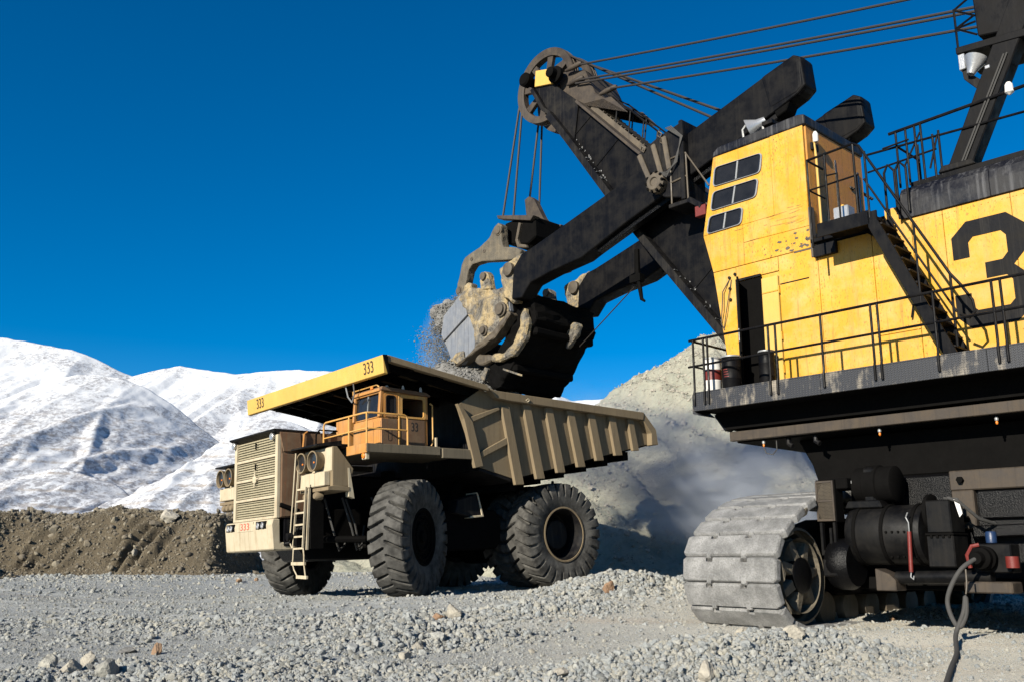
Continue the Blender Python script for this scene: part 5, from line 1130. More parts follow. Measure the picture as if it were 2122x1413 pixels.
# hoist ropes: over the sheaves to the drum in the house, and down to the dipper
for yy in (-2.96, -3.84):
    for dy in (-.05, .05):
        a0, a1 = 20, 118; pts = [(sc_[0] + 1.17 * math.cos(R(a)), yy + dy, sc_[1] + 1.17 * math.sin(R(a))) for a in range(a0, a1, 9)]
        pts += [(4.0, yy + dy, 11.95 + (0 if yy > -3 else .4)), (.5, yy + dy, 9.0)]
        bm_(MB().tube(pts, .034, 8), 'hoist_rope', 'rope_steel', smooth=True)
# ladder with handrails on the back of the boom
for y_ in (-2.75, -3.45):
    bm_(MB().bar((8.05, y_, 13.72), (6.1, y_, 11.68), .04, .16), 'ladder_stile', 'steel_worn')
    hr = MB().tube([(8.15, y_, 13.75), (7.62, y_, 14.0), (7.25, y_, 13.72), (5.62, y_, 12.05)], .026, 6)
    for t in (.1, .38, .66, .94): hr.tube([(7.25 - 1.63 * t, y_, 13.72 - 1.67 * t), (7.35 - 1.63 * t, y_, 12.98 - 1.67 * t)], .022, 6)
    bm_(hr, 'ladder_handrail', 'shovel_black', smooth=True)
for k in range(15):
    t = (k + .5) / 15; bm_(B(8.05 - 1.95 * t - .10, 8.05 - 1.95 * t + .08, -3.43, -2.77, 13.76 - 2.04 * t, 13.79 - 2.04 * t), 'ladder_step', 'steel_worn')

# --- dipper handles, saddle blocks, shipper shaft
for s_, (y0_, y1_) in enumerate(((-2.28, -1.75), (-5.05, -4.52))):
    ha = empty('dipper_handle', parent=shovel)
    P_ = [(.86, 11.95), (1.05, 12.08), (4.1, 11.16), (6.8, 10.34), (8.75, 9.80), (9.65, 9.56), (10.0, 9.50), (10.35, 9.15), (10.42, 8.22), (10.0, 8.18), (9.65, 8.55), (8.8, 8.70), (7.67, 8.82), (6.2, 9.36), (2.6, 10.52), (1.0, 11.10), (.80, 11.25)]
    MB().prism(P_, y0_, y1_).build('handle_beam', 'shovel_black', ha, bevel=.05, seg=3)
    MB().prism([(.83, 11.2), (.83, 11.95), (1.06, 12.105), (1.95, 11.85), (1.75, 10.93), (1.0, 11.08)], y0_ - .015, y1_ + .015).build('end_cap', 'shovel_black', ha, bevel=.15, seg=4)
    MB().prism([(1.25, 11.1), (1.35, 10.80), (1.9, 10.62), (2.1, 10.78)], y0_ + .08, y1_ - .08).build('rack_stop', 'black_dusty', ha, bevel=.03)
    MB().prism([(1.20, 10.98), (1.30, 10.78), (1.55, 10.70), (1.60, 10.86)], y0_ + .15, y1_ + .03).build('stop_lug', 'dark_iron', ha, bevel=.02)
    MB().bar((1.9, (y0_ + y1_) / 2, 10.66), (7.2, (y0_ + y1_) / 2, 8.96), .22, .12).build('gear_rack', 'grease_black', ha)
    MB().prism([(9.95, 9.58), (10.5, 9.45), (11.05, 9.30), (10.82, 8.35), (10.40, 8.12)], y0_ + .05, y1_ - .06).build('handle_shoe', 'dipper_earth', ha, bevel=.05, jitter=.05)
    MB().lathe([(.18, y1_ - .08), (.20, y1_ - .06), (.20, y1_ + .05), (.12, y1_ + .07)], 18, 'y', (10.55, 0, 9.15)).build('pin', 'steel_worn', ha, smooth=True)
sd_ = empty('saddle_block', parent=shovel)
def sb(mb, nm, m='shovel_black', **k): return mb.build(nm, m, sd_, **k)
sb(MB().prism([(5.50, 11.05), (4.86, 11.30), (4.12, 11.46), (4.05, 10.9), (4.2, 9.50), (4.7, 9.65), (5.08, 10.0)], -1.74, -1.60), 'saddle_plate', 'black_dusty', bevel=.02)
for p, q_ in (((5.41, 10.98), (5.02, 10.02)), ((4.96, 11.12), (4.73, 10.25)), ((4.61, 11.22), (4.47, 10.28))): sb(MB().bar((p[0], -1.55, p[1]), (q_[0], -1.55, q_[1]), .14, .10, (0, 1, 0)), 'stiffener', 'steel_worn', bevel=.03)
sb(MB().box(4.02, 4.14, -2.4, -1.52, 9.4, 11.48), 'saddle_end', 'black_dusty', bevel=.02)
for x_, z_ in ((4.74, 11.32), (4.66, 11.12), (5.28, 11.1)): sb(MB().tube([(x_ - .07, -1.56, z_), (x_, -1.52, z_ + .08), (x_ + .07, -1.56, z_), (x_, -1.58, z_ - .07), (x_ - .07, -1.56, z_)], .02, 5), 'lifting_eye', 'steel_worn')
sb(MB().lathe([(.24, -5.4), (.24, -1.62), (.27, -1.60), (.27, -1.42), (.20, -1.36), (.12, -1.36), (.10, -1.40), (.004, -1.40)], 24, 'y', (4.84, 0, 10.04)), 'shipper_shaft', 'steel_worn', smooth=True)
for k in range(10):
    t = k * math.pi / 5; sb(MB().lathe([(.04, -1.5), (.04, -1.37), (.004, -1.37)], 6, 'y', (4.84 + .24 * math.cos(t), 0, 10.04 + .24 * math.sin(t))), 'bolt', 'dark_iron')
for k in range(4): sb(MB().tube([(4.5 - .05 * k, -1.5, 11.4), (4.05 - .02 * k, -1.48, 11.0), (4.2 + .03 * k, -1.5, 10.4), (4.5, -1.45, 10.2 - .04 * k), (4.7, -1.42, 10.25)], .016, 6), 'grease_line', 'cable_rubber', smooth=True)
sb(B(3.90, 4.55, -2.3, -1.56, 9.30, 9.40), 'service_platform', 'black_dusty', bevel=.01)
def sr(pts, nm='rail'): return MB().tube(pts, .022, 6).build(nm, 'steel_worn', sd_, smooth=True)
sr([(4.60, -1.58, 10.58), (4.0, -1.58, 10.60), (3.36, -1.58, 9.55)]); sr([(4.46, -1.58, 9.40), (4.46, -1.58, 10.6)], 'post'); sr([(3.97, -1.58, 9.40), (3.99, -1.58, 10.6)], 'post'); sr([(4.48, -1.58, 9.95), (3.98, -1.58, 10.0)])
sb(MB().bar((3.95, -1.6, 9.38), (3.55, -1.55, 9.08), .12, .12), 'bracket_arm', 'black_dusty'); sb(B(3.44, 3.74, -1.68, -1.5, 8.84, 9.10), 'marker_box', 'red_paint', bevel=.01)
dg_ = empty('drip_pan', parent=shovel); bpy.data.objects.remove(dg_)
sp(MB().tube([(6.35, YC + .9, 8.9), (6.36, YC + .9, 8.3), (6.2, YC + .95, 7.5), (6.1, YC + .95, 7.42)], [.07, .08, .05, .03], 6).box(6.2, 6.55, YC + .8, YC + 1.0, 8.0, 8.2), 'trip_arm', 'dark_iron')
sp(MB().tube([(6.42, YC + .8, 8.02), (9.3, YC, 6.9)], .016, 6), 'trip_cable', 'rope_steel', smooth=True)

# --- dipper, bail and equaliser
di = empty('dipper', parent=shovel)
def dp_(mb, nm, m='dipper_earth', **k): return mb.build(nm, m, di, **k)
sideP = [(13.91, 7.80), (13.37, 6.89), (12.91, 6.70), (11.85, 7.18), (11.34, 7.36), (11.05, 7.65), (10.72, 7.97), (10.85, 8.72), (11.69, 8.78), (12.72, 9.12), (13.13, 8.86), (13.83, 8.41)]
bodyP = [(13.0, 8.75), (12.72, 9.12), (11.69, 8.78), (10.85, 8.72), (10.72, 7.97), (11.05, 7.65), (11.34, 7.36), (12.20, 6.99), (12.25, 7.6), (12.62, 8.3)]
for y0_, y1_ in ((-2.14, -1.98), (-4.82, -4.66)):
    dp_(MB().prism(sideP, y0_, y1_), 'side_plate', 'dipper_polished', bevel=.02, jitter=.02)
    yo = (y1_ + .002, y1_ + .07) if y0_ > -3 else (y0_ - .07, y0_ - .002)
    dp_(MB().prism(bodyP, *yo), 'side_casting', 'dipper_earth', bevel=.03, jitter=.07)
    dp_(MB().prism([(13.75, 7.55), (13.60, 7.78), (12.62, 8.28), (12.58, 8.2), (13.3, 7.80)], *yo), 'side_rib', 'dipper_polished', bevel=.01)
    dp_(MB().prism([(13.37, 6.89), (13.10, 7.12), (12.75, 7.10), (12.65, 6.82), (12.91, 6.70)], *yo), 'heel_pad', 'dipper_earth', bevel=.02, jitter=.06)
    dp_(MB().prism([(13.05, 6.66), (12.95, 6.76), (11.35, 7.45), (10.95, 7.75), (10.72, 7.95), (10.60, 7.85), (10.9, 7.55), (11.28, 7.24)], yo[0] - .3 if y0_ > -3 else yo[0], yo[1] + .05 if y0_ > -3 else yo[1] + .3), 'back_rim', 'steel_worn', bevel=.03, jitter=.05)
    for (x_, z_, r_) in ((11.00, 8.05, .17), (11.75, 7.55, .11)):
        yy_ = yo[1] if y0_ > -3 else yo[0]; sgn = 1 if y0_ > -3 else -1
        dp_(MB().lathe([(r_ + .05, yy_ - sgn * .02), (r_ + .05, yy_ + sgn * .06), (r_, yy_ + sgn * .07), (r_, yy_ + sgn * .14), (.01, yy_ + sgn * .15)], 14, 'y', (x_, 0, z_)), 'hinge_pin', 'steel_worn', smooth=True)
    dp_(MB().prism([(11.95, 8.82), (12.02, 9.15), (11.95, 9.36), (11.78, 9.40), (11.62, 9.28), (11.55, 8.95), (11.50, 8.78)], y0_ - .03, y1_ + .08), 'bail_lug', 'dipper_earth', bevel=.04, jitter=.03)
    dp_(MB().lathe([(.12, y1_ + .09), (.12, y1_ + .15), (.01, y1_ + .15)], 14, 'y', (11.80, 0, 9.24)), 'lug_pin', 'steel_worn', smooth=True)
    dp_(MB().prism([(12.42, 8.98), (12.40, 9.16), (12.58, 9.24), (12.75, 9.16), (12.75, 9.05)], y0_ - .06, y1_ + .08), 'wedge', 'dipper_earth', bevel=.03, jitter=.03)
dp_(MB().prism([(13.13, 8.86), (12.72, 9.12), (11.69, 8.78), (10.85, 8.72), (10.87, 8.58), (11.72, 8.62), (12.68, 8.95), (13.03, 8.74)], -4.66, -2.14), 'top_plate', 'dipper_earth', bevel=.01, jitter=.05)
dp_(MB().prism([(13.91, 7.80), (13.37, 6.89), (12.91, 6.70), (12.86, 6.84), (13.27, 7.0), (13.78, 7.86)], -4.66, -2.14), 'bottom_plate', 'dipper_polished', bevel=.01)
dp_(MB().prism([(11.05, 7.65), (10.72, 7.97), (10.85, 8.72), (11.0, 8.70), (10.9, 8.0), (11.15, 7.76)], -4.66, -2.14), 'back_plate', 'dark_iron', bevel=.02)
# open door hanging behind
dp_(MB().prism([(9.95, 8.35), (10.35, 8.40), (11.3, 7.15), (12.05, 6.30), (11.98, 6.10), (11.72, 5.80), (11.4, 5.84), (10.55, 6.75), (9.85, 7.6)], -4.75, -2.2), 'door', 'dark_iron', bevel=.06, seg=2, jitter=.08)
for i_, (x_, z_, l_) in enumerate(((9.90, 7.30, .14), (10.75, 6.35, .12))):
    dp_(MB().bar((x_ + .12, -4.70, z_), (x_ + .12, -2.25, z_), .24, .22), 'door_rib', 'dark_iron', bevel=.05)
dp_(MB().prism([(10.14, 7.98), (10.25, 7.86), (10.35, 7.45), (10.65, 7.0), (11.05, 6.78), (11.55, 6.80), (11.60, 6.62), (11.2, 6.55), (10.6, 6.66), (10.1, 7.05), (9.95, 7.5)], -2.2, -1.98), 'door_arm', 'dipper_earth', bevel=.05, jitter=.05)
dp_(MB().prism([(10.05, 7.55), (9.72, 7.72), (9.55, 7.62), (9.60, 7.32), (10.05, 6.98)], -3.82, -3.6), 'door_arm', 'dipper_earth', bevel=.04, jitter=.05)
dp_(MB().prism([(11.55, 6.80), (12.15, 6.92), (12.35, 6.72), (12.1, 6.55), (11.58, 6.62)], -2.25, -2.0), 'door_latch', 'steel_worn', bevel=.04, jitter=.04)
dp_(MB().prism([(11.98, 6.52), (11.84, 6.45), (12.0, 6.1), (12.18, 6.2)], -2.35, -2.1), 'latch_bar', 'dipper_earth', bevel=.02)
dp_(MB().bar((11.2, -2.16, 6.35), (10.4, -2.16, 6.05), .04, .05), 'door_bead', 'dipper_earth')
# bail
ba = empty('bail', parent=shovel)
bP = [(13.54, 9.20), (13.50, 9.45), (13.30, 10.02), (13.14, 10.22), (12.86, 10.31), (12.45, 10.40), (11.98, 10.60), (11.74, 10.92), (11.56, 10.98), (11.42, 10.86), (11.42, 10.40), (11.34, 10.16), (10.75, 9.98), (10.55, 9.86), (10.62, 9.66), (11.0, 9.66), (12.35, 9.92), (12.78, 9.92), (12.96, 9.76), (13.06, 9.42), (13.18, 9.10), (13.40, 9.0)]
for y0_, y1_ in ((-2.56, -2.26), (-4.54, -4.24)):
    MB().prism(bP, y0_, y1_).build('bail_arm', 'bail_steel', ba, bevel=.045, seg=2, jitter=.018)
    for x_, z_, r_ in ((13.38, 9.18, .12), (11.55, 10.72, .13), (12.80, 10.10, .06), (12.20, 10.22, .06)):
        MB().lathe([(r_ + .03, y1_ - .03), (r_ + .03, y1_ + .02), (r_, y1_ + .025), (r_ * .9, y1_ + .06), (.01, y1_ + .06)] if r_ > .1 else [(r_, y1_ - .02), (r_, y1_ + .015), (r_ * .6, y1_ + .015), (r_ * .55, y1_ + .004), (.01, y1_ + .004)], 16, 'y', (x_, 0, z_)).build('pin' if r_ > .1 else 'bolt_hole', 'steel_worn', ba, smooth=True)
MB().box(10.65, 11.2, -4.24, -2.56, 9.68, 9.86).build('cross_tie', 'bail_steel', ba, bevel=.05)
eqz = empty('equaliser', parent=shovel)
MB().prism([(11.78, 11.12), (11.70, 10.42), (10.75, 10.20), (10.40, 10.35), (10.42, 11.0), (10.95, 11.15)], -3.95, -2.72).build('equaliser_box', 'dark_iron', eqz, bevel=.04)
for y_ in (-2.75, -3.95): MB().prism([(12.0, 11.42), (11.95, 11.30), (10.5, 10.85), (10.35, 10.98)], y_ - .12, y_ + .16).build('flange', 'sheave_steel', eqz, bevel=.01)
MB().prism([(11.42, 11.95), (11.22, 12.02), (11.0, 11.85), (10.62, 11.15), (10.45, 10.95), (11.3, 11.1), (11.36, 11.5)], -3.50, -3.22).build('hook_guard', 'sheave_steel', eqz, bevel=.04)
MB().prism([(11.05, 10.95), (11.2, 10.4), (11.1, 10.15), (10.7, 10.05), (10.72, 10.15), (11.02, 10.25), (11.1, 10.4), (10.95, 10.9)], -2.74, -2.62).build('safety_link', 'steel_worn', eqz, bevel=.02)
for (x0_, y0_, x1_, y1_, z1_) in ((11.24, -2.91, 11.95, -2.80, 11.35), (11.22, -3.01, 11.68, -3.0, 11.3), (11.24, -3.79, 11.70, -3.70, 11.9), (11.22, -3.89, 11.45, -3.9, 11.3)):
    MB().tube([(sc_[0] + 1.17, y0_, sc_[1]), (sc_[0] + 1.17 + (x1_ - sc_[0] - 1.17) * .5, (y0_ + y1_) / 2, (sc_[1] + z1_) / 2), (x1_, y1_, z1_)], .034, 8).build('hoist_rope', 'rope_steel', eqz, smooth=True)
# white grease drips along the boom flange
dr_ = MB(); rg = random.Random(9)
for k in range(34):
    t = rg.uniform(.72, .90) if k < 22 else rg.uniform(.12, .40); x_, z_ = 2.35 + (9.35 - 2.35) * t, np.interp(2.35 + 7 * t, [p[0] for p in low], [p[1] for p in low])
    h_ = rg.uniform(.02, .08); w_ = rg.uniform(.006, .022); oz = rg.uniform(-.02, .10)
    dr_.prism([(x_ - w_, z_ + oz), (x_ + w_, z_ + oz + .02), (x_ + w_ * .6, z_ + oz - h_), (x_ - w_ * .5, z_ + oz - h_ * .7)], -2.558, -2.548)
    dr_.box(x_ - w_ * 1.5, x_ + w_ * 1.5, -2.48 + rg.uniform(0, .14), -2.33, z_ + .004, z_ + .012) if k % 2 else None
tag(bm_(dr_, 'grease_drip', 'frame_grey'), kind='stuff')

# scrapes and ground-in dirt on the cab side, weld beads on the boom
rg = random.Random(12); sc2 = MB()
for k in range(16):
    x_ = rg.uniform(.66, 2.2); z_ = rg.uniform(7.75, 8.25) + .10 * (x_ - 1.2) * rg.uniform(-1, 1); L_ = rg.uniform(.08, .55); th_ = rg.uniform(.003, .010); sl = rg.uniform(-.10, .06)
    x2 = min(2.9, x_ + L_); sc2.prism([(x_, z_), (x2, z_ + sl * L_), (x2, z_ + sl * L_ - th_ * .4), ((x_ + x2) / 2, z_ + sl * L_ / 2 - th_)], -1.099, -1.0945)
for k in range(24):
    x_ = .62 + 1.2 * rg.random() ** 1.6; z_ = 7.24 + .30 * rg.random() ** 2 * (1.4 - .5 * (x_ - .6)); n_ = 7; r0_ = rg.uniform(.01, .045)
    sc2.prism([(x_ + r0_ * 1.5 * math.cos(t * 6.283 / n_) * rg.uniform(.5, 1.2), z_ + .02 + r0_ * math.sin(t * 6.283 / n_) * rg.uniform(.4, 1.1)) for t in range(n_)], -1.099, -1.0948)
tag(op(sc2, 'scrape', 'steel_worn'), kind='stuff')
for (x0_, z0_, x1_, z1_) in ((3.2, 8.55, 4.6, 7.45), (5.0, 10.35, 6.05, 9.32), (6.9, 12.28, 7.75, 11.72), (7.9, 13.33, 8.6, 12.92)):
    bm_(MB().bar((x0_, -2.552, z0_), (x1_, -2.552, z1_), .02, .03, (0, 1, 0)), 'weld_seam', 'shovel_black')
# ================================================================== LOAD, DUST AND LOOSE THINGS
def heap_z(x, y):
    """load in the dump body (truck coordinates)"""
    z = 4.6 + 1.95 * bumpf(x, y, -2.9, .8, 1.6, 2.3) + 1.0 * bumpf(x, y, -4.8, .8, 2.0, 2.3) + .25 * fbm(x * 1.3, y * 1.3, 4)
    return z
X, Y = np.meshgrid(np.linspace(-7.6, -1.95, 130), np.linspace(-3.58, 3.58, 150))
Zh = heap_z(X, Y) + .06 * fbm(X * 6, Y * 6, 3)
Zh = np.maximum(Zh, 3.2 - (X + 2.9) * .216)
ld = grid_obj('ore_load', X, Y, Zh, 'ore_grey', False)
tag(ld, 'heap of dark grey broken ore filling the truck body', 'ore heap', kind='stuff'); ld.location = TR_ORG; ld.rotation_euler = TR_ROT
rng = np.random.RandomState(3); n = 9000
x = rng.uniform(-7, -1.98, n); y = rng.uniform(-3.5, 3.5, n); s = np.minimum(.022 * (1 - rng.rand(n) * .985) ** -.40, .14)
z = heap_z(x, y) + .02
lr = scatter('ore_rubble', np.stack([x, y, z], 1), s, 'rock_load', 7, 'loose dark grey ore stones heaped on the truck load', 'ore'); lr.location = TR_ORG; lr.rotation_euler = TR_ROT

# rock pouring over the dipper lip and falling (shovel coordinates)
n = 46000; t = rng.rand(n); top = rng.rand(n) < .62
# a lump sliding off the lip, then a thinning curtain
u = rng.rand(n); v = rng.rand(n); e = rng.randn(n); top &= u < .93
lx = 13.05 + 1.85 * u; lz_top = 9.02 - .16 * u - .10 * u * u + .10 * np.sin(u * 9); lz = lz_top - v * (.72 - .12 * u) - .30 * v * u
cx_ = 14.15 + .95 * u + .10 * e + .25 * v; cz_ = 8.35 - 2.35 * v - .25 * rng.rand(n)
sx = np.where(top, lx, cx_) + .03 * e; sz = np.where(top, lz + .05 * e, cz_); sy = np.where(top, rng.uniform(-3.6, -2.12, n), rng.uniform(-3.4, -2.0, n) + .1 * e)
keep = top | (rng.rand(n) < (1.0 - .72 * v) * (.35 + .65 * np.sin(u * np.pi)) * (.4 + 1.2 * (vnoise(sx * 3, sz * 1.1) + .5)))
keep &= ~((sx < 13.9) & (sz < 8.3))
sx, sy, sz = sx[keep], sy[keep], sz[keep]
s = np.minimum(.011 * (1 - rng.rand(len(sx)) * .985) ** -.42, .09)
fd = scatter('falling_dirt', np.stack([sx, sy, sz], 1), s, 'rock_load', 8, 'grey rock and dirt pouring from the dipper lip', 'dirt'); fd.location = SH_ORG; fd.rotation_euler = (0, 0, SH_RZ)
# the dense part of the spill just past the lip
lump = MB().prism([(12.9, 8.92), (13.4, 9.02), (14.3, 9.0), (14.70, 8.84), (14.88, 8.60), (14.65, 8.30), (14.35, 8.10), (13.95, 8.20), (13.2, 8.5)], -3.5, -2.2).build('spill_lump', 'ore_grey', None, bevel=.12, jitter=.16)
lump.location = SH_ORG; lump.rotation_euler = (0, 0, SH_RZ); tag(lump, 'dense grey mass of dirt sliding over the dipper lip', 'dirt', kind='stuff')
# dirt still inside the dipper
X, Y = np.meshgrid(np.linspace(11.6, 14.0, 50), np.linspace(-4.64, -2.16, 50))
Zd = 8.62 - .10 * (X - 12.6) ** 2 + .12 * fbm(X * 3, Y * 3, 3)
Zd = np.minimum(Zd, np.interp(X, [11.6, 12.7, 13.1, 13.8, 14.0], [8.5, 8.9, 8.75, 8.4, 8.2]))
dd = grid_obj('dipper_dirt', X, Y, Zd, 'ore_grey', False); tag(dd, 'grey dirt left inside the tilted dipper', 'dirt', kind='stuff'); dd.location = SH_ORG; dd.rotation_euler = (0, 0, SH_RZ)

# dust hanging in front of the pit slope and round the falling rock
def dust_mat(name, dens, scale, lo, hi, col=(.70, .75, .84)):
    m = bpy.data.materials.new(name); m.use_nodes = True; nt = m.node_tree; nt.nodes.clear(); MATS[name] = m
    out = nt.nodes.new('ShaderNodeOutputMaterial'); pv = nt.nodes.new('ShaderNodeVolumePrincipled'); tc = nt.nodes.new('ShaderNodeTexCoord')
    pv.inputs['Color'].default_value = (*col, 1); pv.inputs['Anisotropy'].default_value = .1
    ln = nt.nodes.new('ShaderNodeVectorMath'); ln.operation = 'LENGTH'; nt.links.new(tc.outputs['Object'], ln.inputs[0])
    fall = ramp(nt, ln.outputs['Value'], [(.15, 1), (1.0, 0)])
    nz = ramp(nt, noise(nt, tc.outputs['Object'], scale, 4, .55, .4), [(lo, 0), (hi, 1)])
    nt.links.new(math_n(nt, 'MULTIPLY', math_n(nt, 'MULTIPLY', fall, nz), dens), pv.inputs['Density']); nt.links.new(pv.outputs[0], out.inputs['Volume'])
dust_mat('dust_thick', 2.6, 2.3, .40, .64); dust_mat('dust_thin', .6, 1.6, .35, .7); dust_mat('dust_fall', 1.3, 2.2, .35, .75)
def cloud(name, loc, rad, mat, label, rot=0):
    bm = bmesh.new(); bmesh.ops.create_icosphere(bm, subdivisions=3, radius=1.0); me = bpy.data.meshes.new(name); bm.to_mesh(me); bm.free(); me.materials.append(MATS[mat])
    o = bpy.data.objects.new(name, me); COL.objects.link(o); o.location = loc; o.scale = rad; o.rotation_euler = (0, 0, rot); tag(o, label, 'dust', kind='stuff')
cloud('dust', sight(1530, 985, 34.2), (7.6, 2.4, 2.7), 'dust_thick', 'bluish dust cloud drifting between the truck and the shovel', .1)
cloud('dust', sight(1260, 910, 36), (4.6, 2.2, 2.4), 'dust_thin', 'thin dust veil behind the truck tail')
cloud('dust', SW(14.8, -2.8, 7.4), (.9, 1.0, 2.0), 'dust_fall', 'dust around the rock falling from the dipper')

# ---------------------------------------------------------------- drums on the shovel deck
def drum(x, y, r, h, body, label, band=None, marks=False):
    d = tag(empty('oil_drum', SW(x, y, 4.346), (0, 0, SH_RZ)), label, 'drum', 'drums on the shovel deck')
    P_ = [(r * .96, 0), (r, .015), (r, h * .31), (r * 1.03, h * .33), (r, h * .35), (r, h * .65), (r * 1.03, h * .67), (r, h * .69), (r, h - .02), (r * 1.03, h - .01), (r * 1.03, h), (r * .95, h), (r * .93, h - .03), (.01, h - .03)]
    MB().lathe(P_, 28, 'z').build('drum_body', body, d, smooth=True)
    if band: MB().lathe([(r + .001, h * band[0]), (r + .004, h * band[0] + .002), (r + .004, h * band[1] - .002), (r + .001, h * band[1])], 28, 'z', cap=False).build('drum_band', 'red_paint', d, smooth=True)
    MB().lathe([(r * 1.04, h - .035), (r * 1.06, h - .03), (r * 1.06, h - .005), (r * 1.04, h)], 28, 'z', cap=False).build('drum_ring', 'frame_grey', d, smooth=True)
    if marks:
        for k in range(4):
            a0 = 1.2 + .05 * k; mb = MB()
            for j in range(6):
                a1, a2 = a0 + j * .09, a0 + (j + 1) * .09; z = h * (.58 - .07 * k); rr_2 = r + .004
                mb.add([(rr_2 * math.cos(a1), rr_2 * math.sin(a1), z), (rr_2 * math.cos(a2), rr_2 * math.sin(a2), z), (rr_2 * math.cos(a2), rr_2 * math.sin(a2), z + .018), (rr_2 * math.cos(a1), rr_2 * math.sin(a1), z + .018)], [(0, 1, 2, 3)])
            mb.build('drum_print', 'red_paint', d)
    return d
drum(2.68, -.38, .185, .74, 'white_paint', 'white drum with a red band at the deck corner', (.355, .645))
drum(2.22, -.40, .205, .72, 'shovel_black', 'black drum with red print standing beside the white drum', None, True)
drum(1.62, -.80, .165, .80, 'shovel_black', 'plain black drum standing in front of the sliding door')
tag(tp_o := B(-.16, .16, -.14, .14, 0, .36).build('tool_box', 'lamp_silver', None, bevel=.02), 'silver grey box standing on the platform behind the shovel cab', 'box'); tp_o.location = SW(-.42, -.62, 7.322); tp_o.rotation_euler = (0, 0, SH_RZ)

# ---------------------------------------------------------------- truck driver
def skin_body(name, pts, edges, radii, mat, parent, sub=2):
    me = bpy.data.meshes.new(name); me.from_pydata(pts, edges, []); o = bpy.data.objects.new(name, me); COL.objects.link(o); o.parent = parent
    sk = o.modifiers.new('skin', 'SKIN'); sk.use_smooth_shade = True
    for v, r in zip(me.skin_vertices[0].data, radii): v.radius = (r, r)
    me.skin_vertices[0].data[0].use_root = True
    ss = o.modifiers.new('sub', 'SUBSURF'); ss.levels = sub; ss.render_levels = sub
    me.materials.append(MATS[mat]); return o
drv = tag(empty('person', TW(.30, 2.62, 4.36), TR_ROT), 'person in a blue shirt driving the dump truck', 'person')
P_ = [(0, 0, .02), (-.02, 0, .22), (-.02, 0, .40), (0, 0, .47), (.03, 0, .55), (.05, 0, .63), (.04, 0, .72),
      (-.02, .19, .40), (.12, .27, .18), (.38, .20, .26), (.46, .17, .28), (-.02, -.19, .40), (.14, -.26, .18), (.40, -.16, .27), (.48, -.14, .29),
      (.06, .10, .0), (.42, .13, .04), (.44, .13, -.30), (.06, -.10, .0), (.42, -.13, .04), (.44, -.13, -.30)]
E_ = [(0, 1), (1, 2), (2, 3), (3, 4), (4, 5), (5, 6), (2, 7), (7, 8), (8, 9), (9, 10), (2, 11), (11, 12), (12, 13), (13, 14), (0, 15), (15, 16), (16, 17), (0, 18), (18, 19), (19, 20)]
R_ = [.13, .14, .13, .06, .07, .10, .07, .07, .05, .04, .03, .07, .05, .04, .03, .09, .075, .06, .09, .075, .06]
skin_body('body', P_, E_, R_, 'skin', drv)
skin_body('shirt', P_[:3] + [P_[7], P_[8], (.30, .22, .235), P_[11], P_[12], (.30, -.19, .24)], [(0, 1), (1, 2), (2, 3), (3, 4), (4, 5), (2, 6), (6, 7), (7, 8)], [.15, .165, .15, .09, .07, .055, .09, .07, .055], 'cloth_blue', drv)
hm = MB().lathe([(.105, .64), (.112, .69), (.10, .75), (.06, .79), (.01, .80)], 16, 'z', (.035, 0, 0)); hm.build('hair', 'hair_dark', drv, smooth=True)
for s_ in (-1, 1): MB().lathe([(.004, .132), (.012, .137), (.012, .142), (.004, .146)], 8, 'x', (0, s_ * .035, .645)).build('eye', 'white_paint', drv, smooth=True)
MB().prism([(.135, .64), (.165, .60), (.135, .595)], -.014, .014).build('nose', 'skin', drv, bevel=.005)
MB().box(.130, .142, -.03, .03, .565, .575).build('mouth', 'red_paint', drv)

# ---------------------------------------------------------------- trailing power cable
def gz(x, y): return float(ground_z(np.array([x]), np.array([y]))[0])
def spline(P_, n=8):
    P_ = [Vector(p) for p in P_]; out = []
    for i in range(len(P_) - 1):
        p0, p1, p2, p3 = P_[max(0, i - 1)], P_[i], P_[i + 1], P_[min(len(P_) - 1, i + 2)]
        for k in range(n):
            t = k / n; out.append(.5 * ((2 * p1) + (p2 - p0) * t + (2 * p0 - 5 * p1 + 4 * p2 - p3) * t * t + (-p0 + 3 * p1 - 3 * p2 + p3) * t ** 3))
    return out + [P_[-1]]
cpts = [SW(-2.56, .18, .95), SW(-2.42, .42, .80), SW(-2.26, .48, .55), SW(-2.16, .48, .28), SW(-2.22, .50, .02), SW(-2.33, .52, -.10), SW(-2.43, .48, .10), SW(-2.44, .46, .36), SW(-2.40, .50, .12), SW(-2.30, .62, -.20)]
gr = []
for (x_, y_) in ((6.62, 14.75), (6.35, 14.2), (5.92, 13.4), (5.40, 12.4), (4.85, 11.3), (4.6, 9.8), (5.0, 8.0)): gr.append(Vector((x_, y_, gz(x_, y_) + .04)))
pw = MB().tube(spline(cpts + gr), .036, 10).build('power_cable', 'cable_rubber', None, smooth=True)
tag(pw, 'thick black power cable trailing from the shovel across the ground', 'cable')
hk = MB().tube(spline([SW(-2.47, .42, .78), SW(-2.47, .44, .55), SW(-2.45, .46, .40)]), .014, 6).build('hanger_chain', 'steel_worn', None); tag(hk, 'short chain holding up the power cable under the coupler', 'chain')

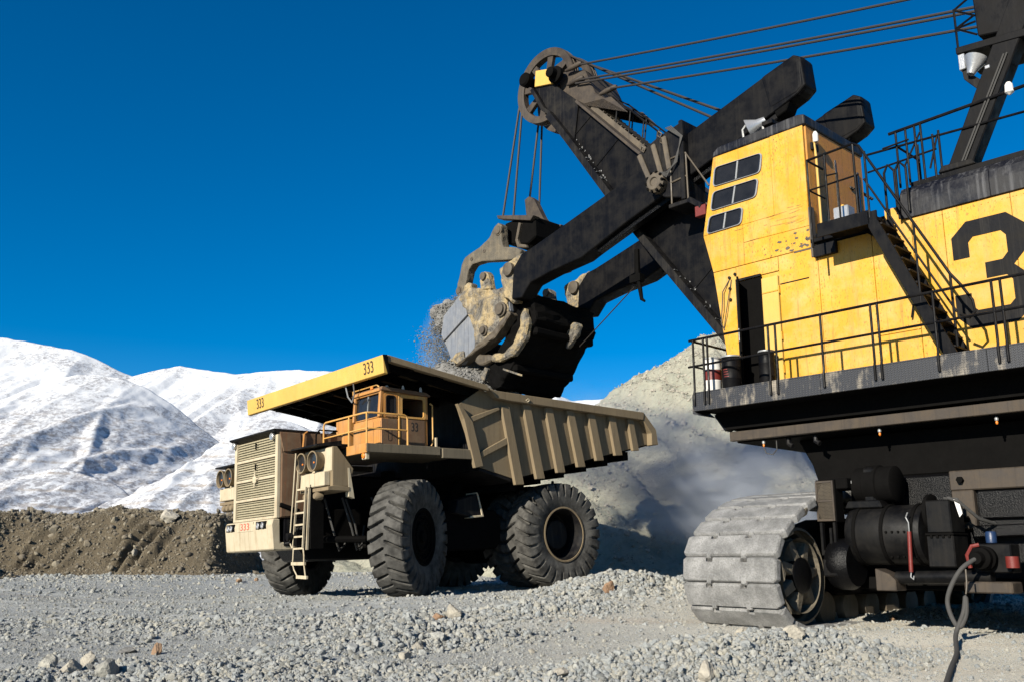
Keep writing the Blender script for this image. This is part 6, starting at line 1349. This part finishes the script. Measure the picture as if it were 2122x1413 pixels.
# ---------------------------------------------------------------- single rocks
def rock(px, py, r, mat, label, seed, flat=(1, .85, .8), surf=None, rz=0):
    surf = surf or gz; d = 8.0; prev = None
    while d < 60:
        p = sight(px, py, d)
        if p.z < surf(p.x, p.y): break
        d += .04
    me = rock_mesh(seed, 3, .22, flat); me.materials.append(MATS[mat]); o = bpy.data.objects.new('boulder', me); COL.objects.link(o)
    o.location = p + Vector((0, 0, r * flat[2] * .35)); o.scale = (r, r, r); o.rotation_euler = (seed * .7, seed * .3, seed * 1.3 + rz)
    o.rotation_euler = (.2 * math.sin(seed), .2 * math.cos(seed), seed * 1.3)
    return tag(o, label, 'rock')
bz = lambda x, y: max(float(berm_z(np.array([x]), np.array([y]))[0]), gz(x, y)) if -50 < x < -11 and 35 < y < 56 else gz(x, y)
rock(346, 1078, .62, 'rock_pale', 'large pale boulder lying on top of the earth berm', 21, surf=bz)
rock(321, 1088, .30, 'rock_berm', 'small brown boulder just below the pale boulder on the berm', 22, surf=bz)
rock(278, 1146, .26, 'rock_pale', 'pale stone stuck in the furrowed face of the berm', 23, surf=bz)
rock(110, 1100, .30, 'rock_berm', 'brown stone in the hollow part of the berm', 24, surf=bz)
rock(496, 1206, .20, 'rock_ochre', 'orange rock on the ground in front of the far front tyre', 31)
rock(531, 1203, .15, 'rock_ochre', 'small orange rock touching the far front tyre', 32)
rock(941, 1278, .24, 'rock_pale', 'pointed pale rock standing on the gravel ahead of the truck', 33, (1.0, .75, .85))
rock(907, 1284, .15, 'rock_ochre', 'small buff rock just beside the pointed pale rock', 34)
rock(865, 1345, .17, 'rock_pale', 'split tan rock lying in the middle of the gravel ridge', 35, (1.1, .8, .6))
rock(902, 1322, .20, 'rock_grey', 'flat grey rock at the top of the gravel ridge', 36, (1.2, .8, .55))
rock(838, 1362, .15, 'rock_pale', 'flat cream rock below the split tan rock', 37, (1.2, .8, .5))
rock(727, 1346, .16, 'rock_grey', 'broad grey rock at the near edge of the gravel ridge', 38, (1.2, .9, .6))
rock(1262, 1226, .22, 'rock_ochre', 'orange rock on the rubble heap in front of the rear wheels', 39, (.9, .8, 1.0))
rock(1301, 1232, .20, 'rock_grey', 'grey rock to the side of the orange rock on the heap', 40)
rock(1103, 1352, .07, 'rock_pale', 'small white rock alone on the flat rolled ground', 41)
rock(186, 1380, .20, 'rock_pale', 'pale angular rock in the coarse rubble with a dark shadow', 42, (.9, .8, .9))
rock(98, 1388, .20, 'rock_grey', 'rounded grey rock in the coarse rubble at the near edge', 43)
rock(323, 1355, .14, 'rock_ochre', 'brown upright stone at the edge of the coarse rubble', 44, (.7, .7, 1.1))
rock(262, 1354, .24, 'rock_load', 'dark flat slab lying behind the coarse rubble', 45, (1.3, .9, .4))
rock(146, 1396, .20, 'rock_pale', 'cream block between other stones in the coarse rubble', 46)
rock(220, 1404, .22, 'rock_grey', 'tilted grey block at the very bottom of the rubble', 47)
rock(1648, 1322, .22, 'rock_pale', 'tan rock lying against the end of the crawler track', 48, (1, .8, .8))
rock(1540, 1316, .18, 'rock_pale', 'pale rock pressed under the crawler shoes', 49)
rock(1848, 1285, .08, 'rock_ochre', 'small buff stone on the bright ground under the shovel', 50)
rock(1160, 1398, .12, 'rock_pale', 'pale stone at the foot of the blue grey windrow', 51)
rock(1465, 1404, .20, 'rock_pale', 'large pale stone in the near end of the windrow', 52)
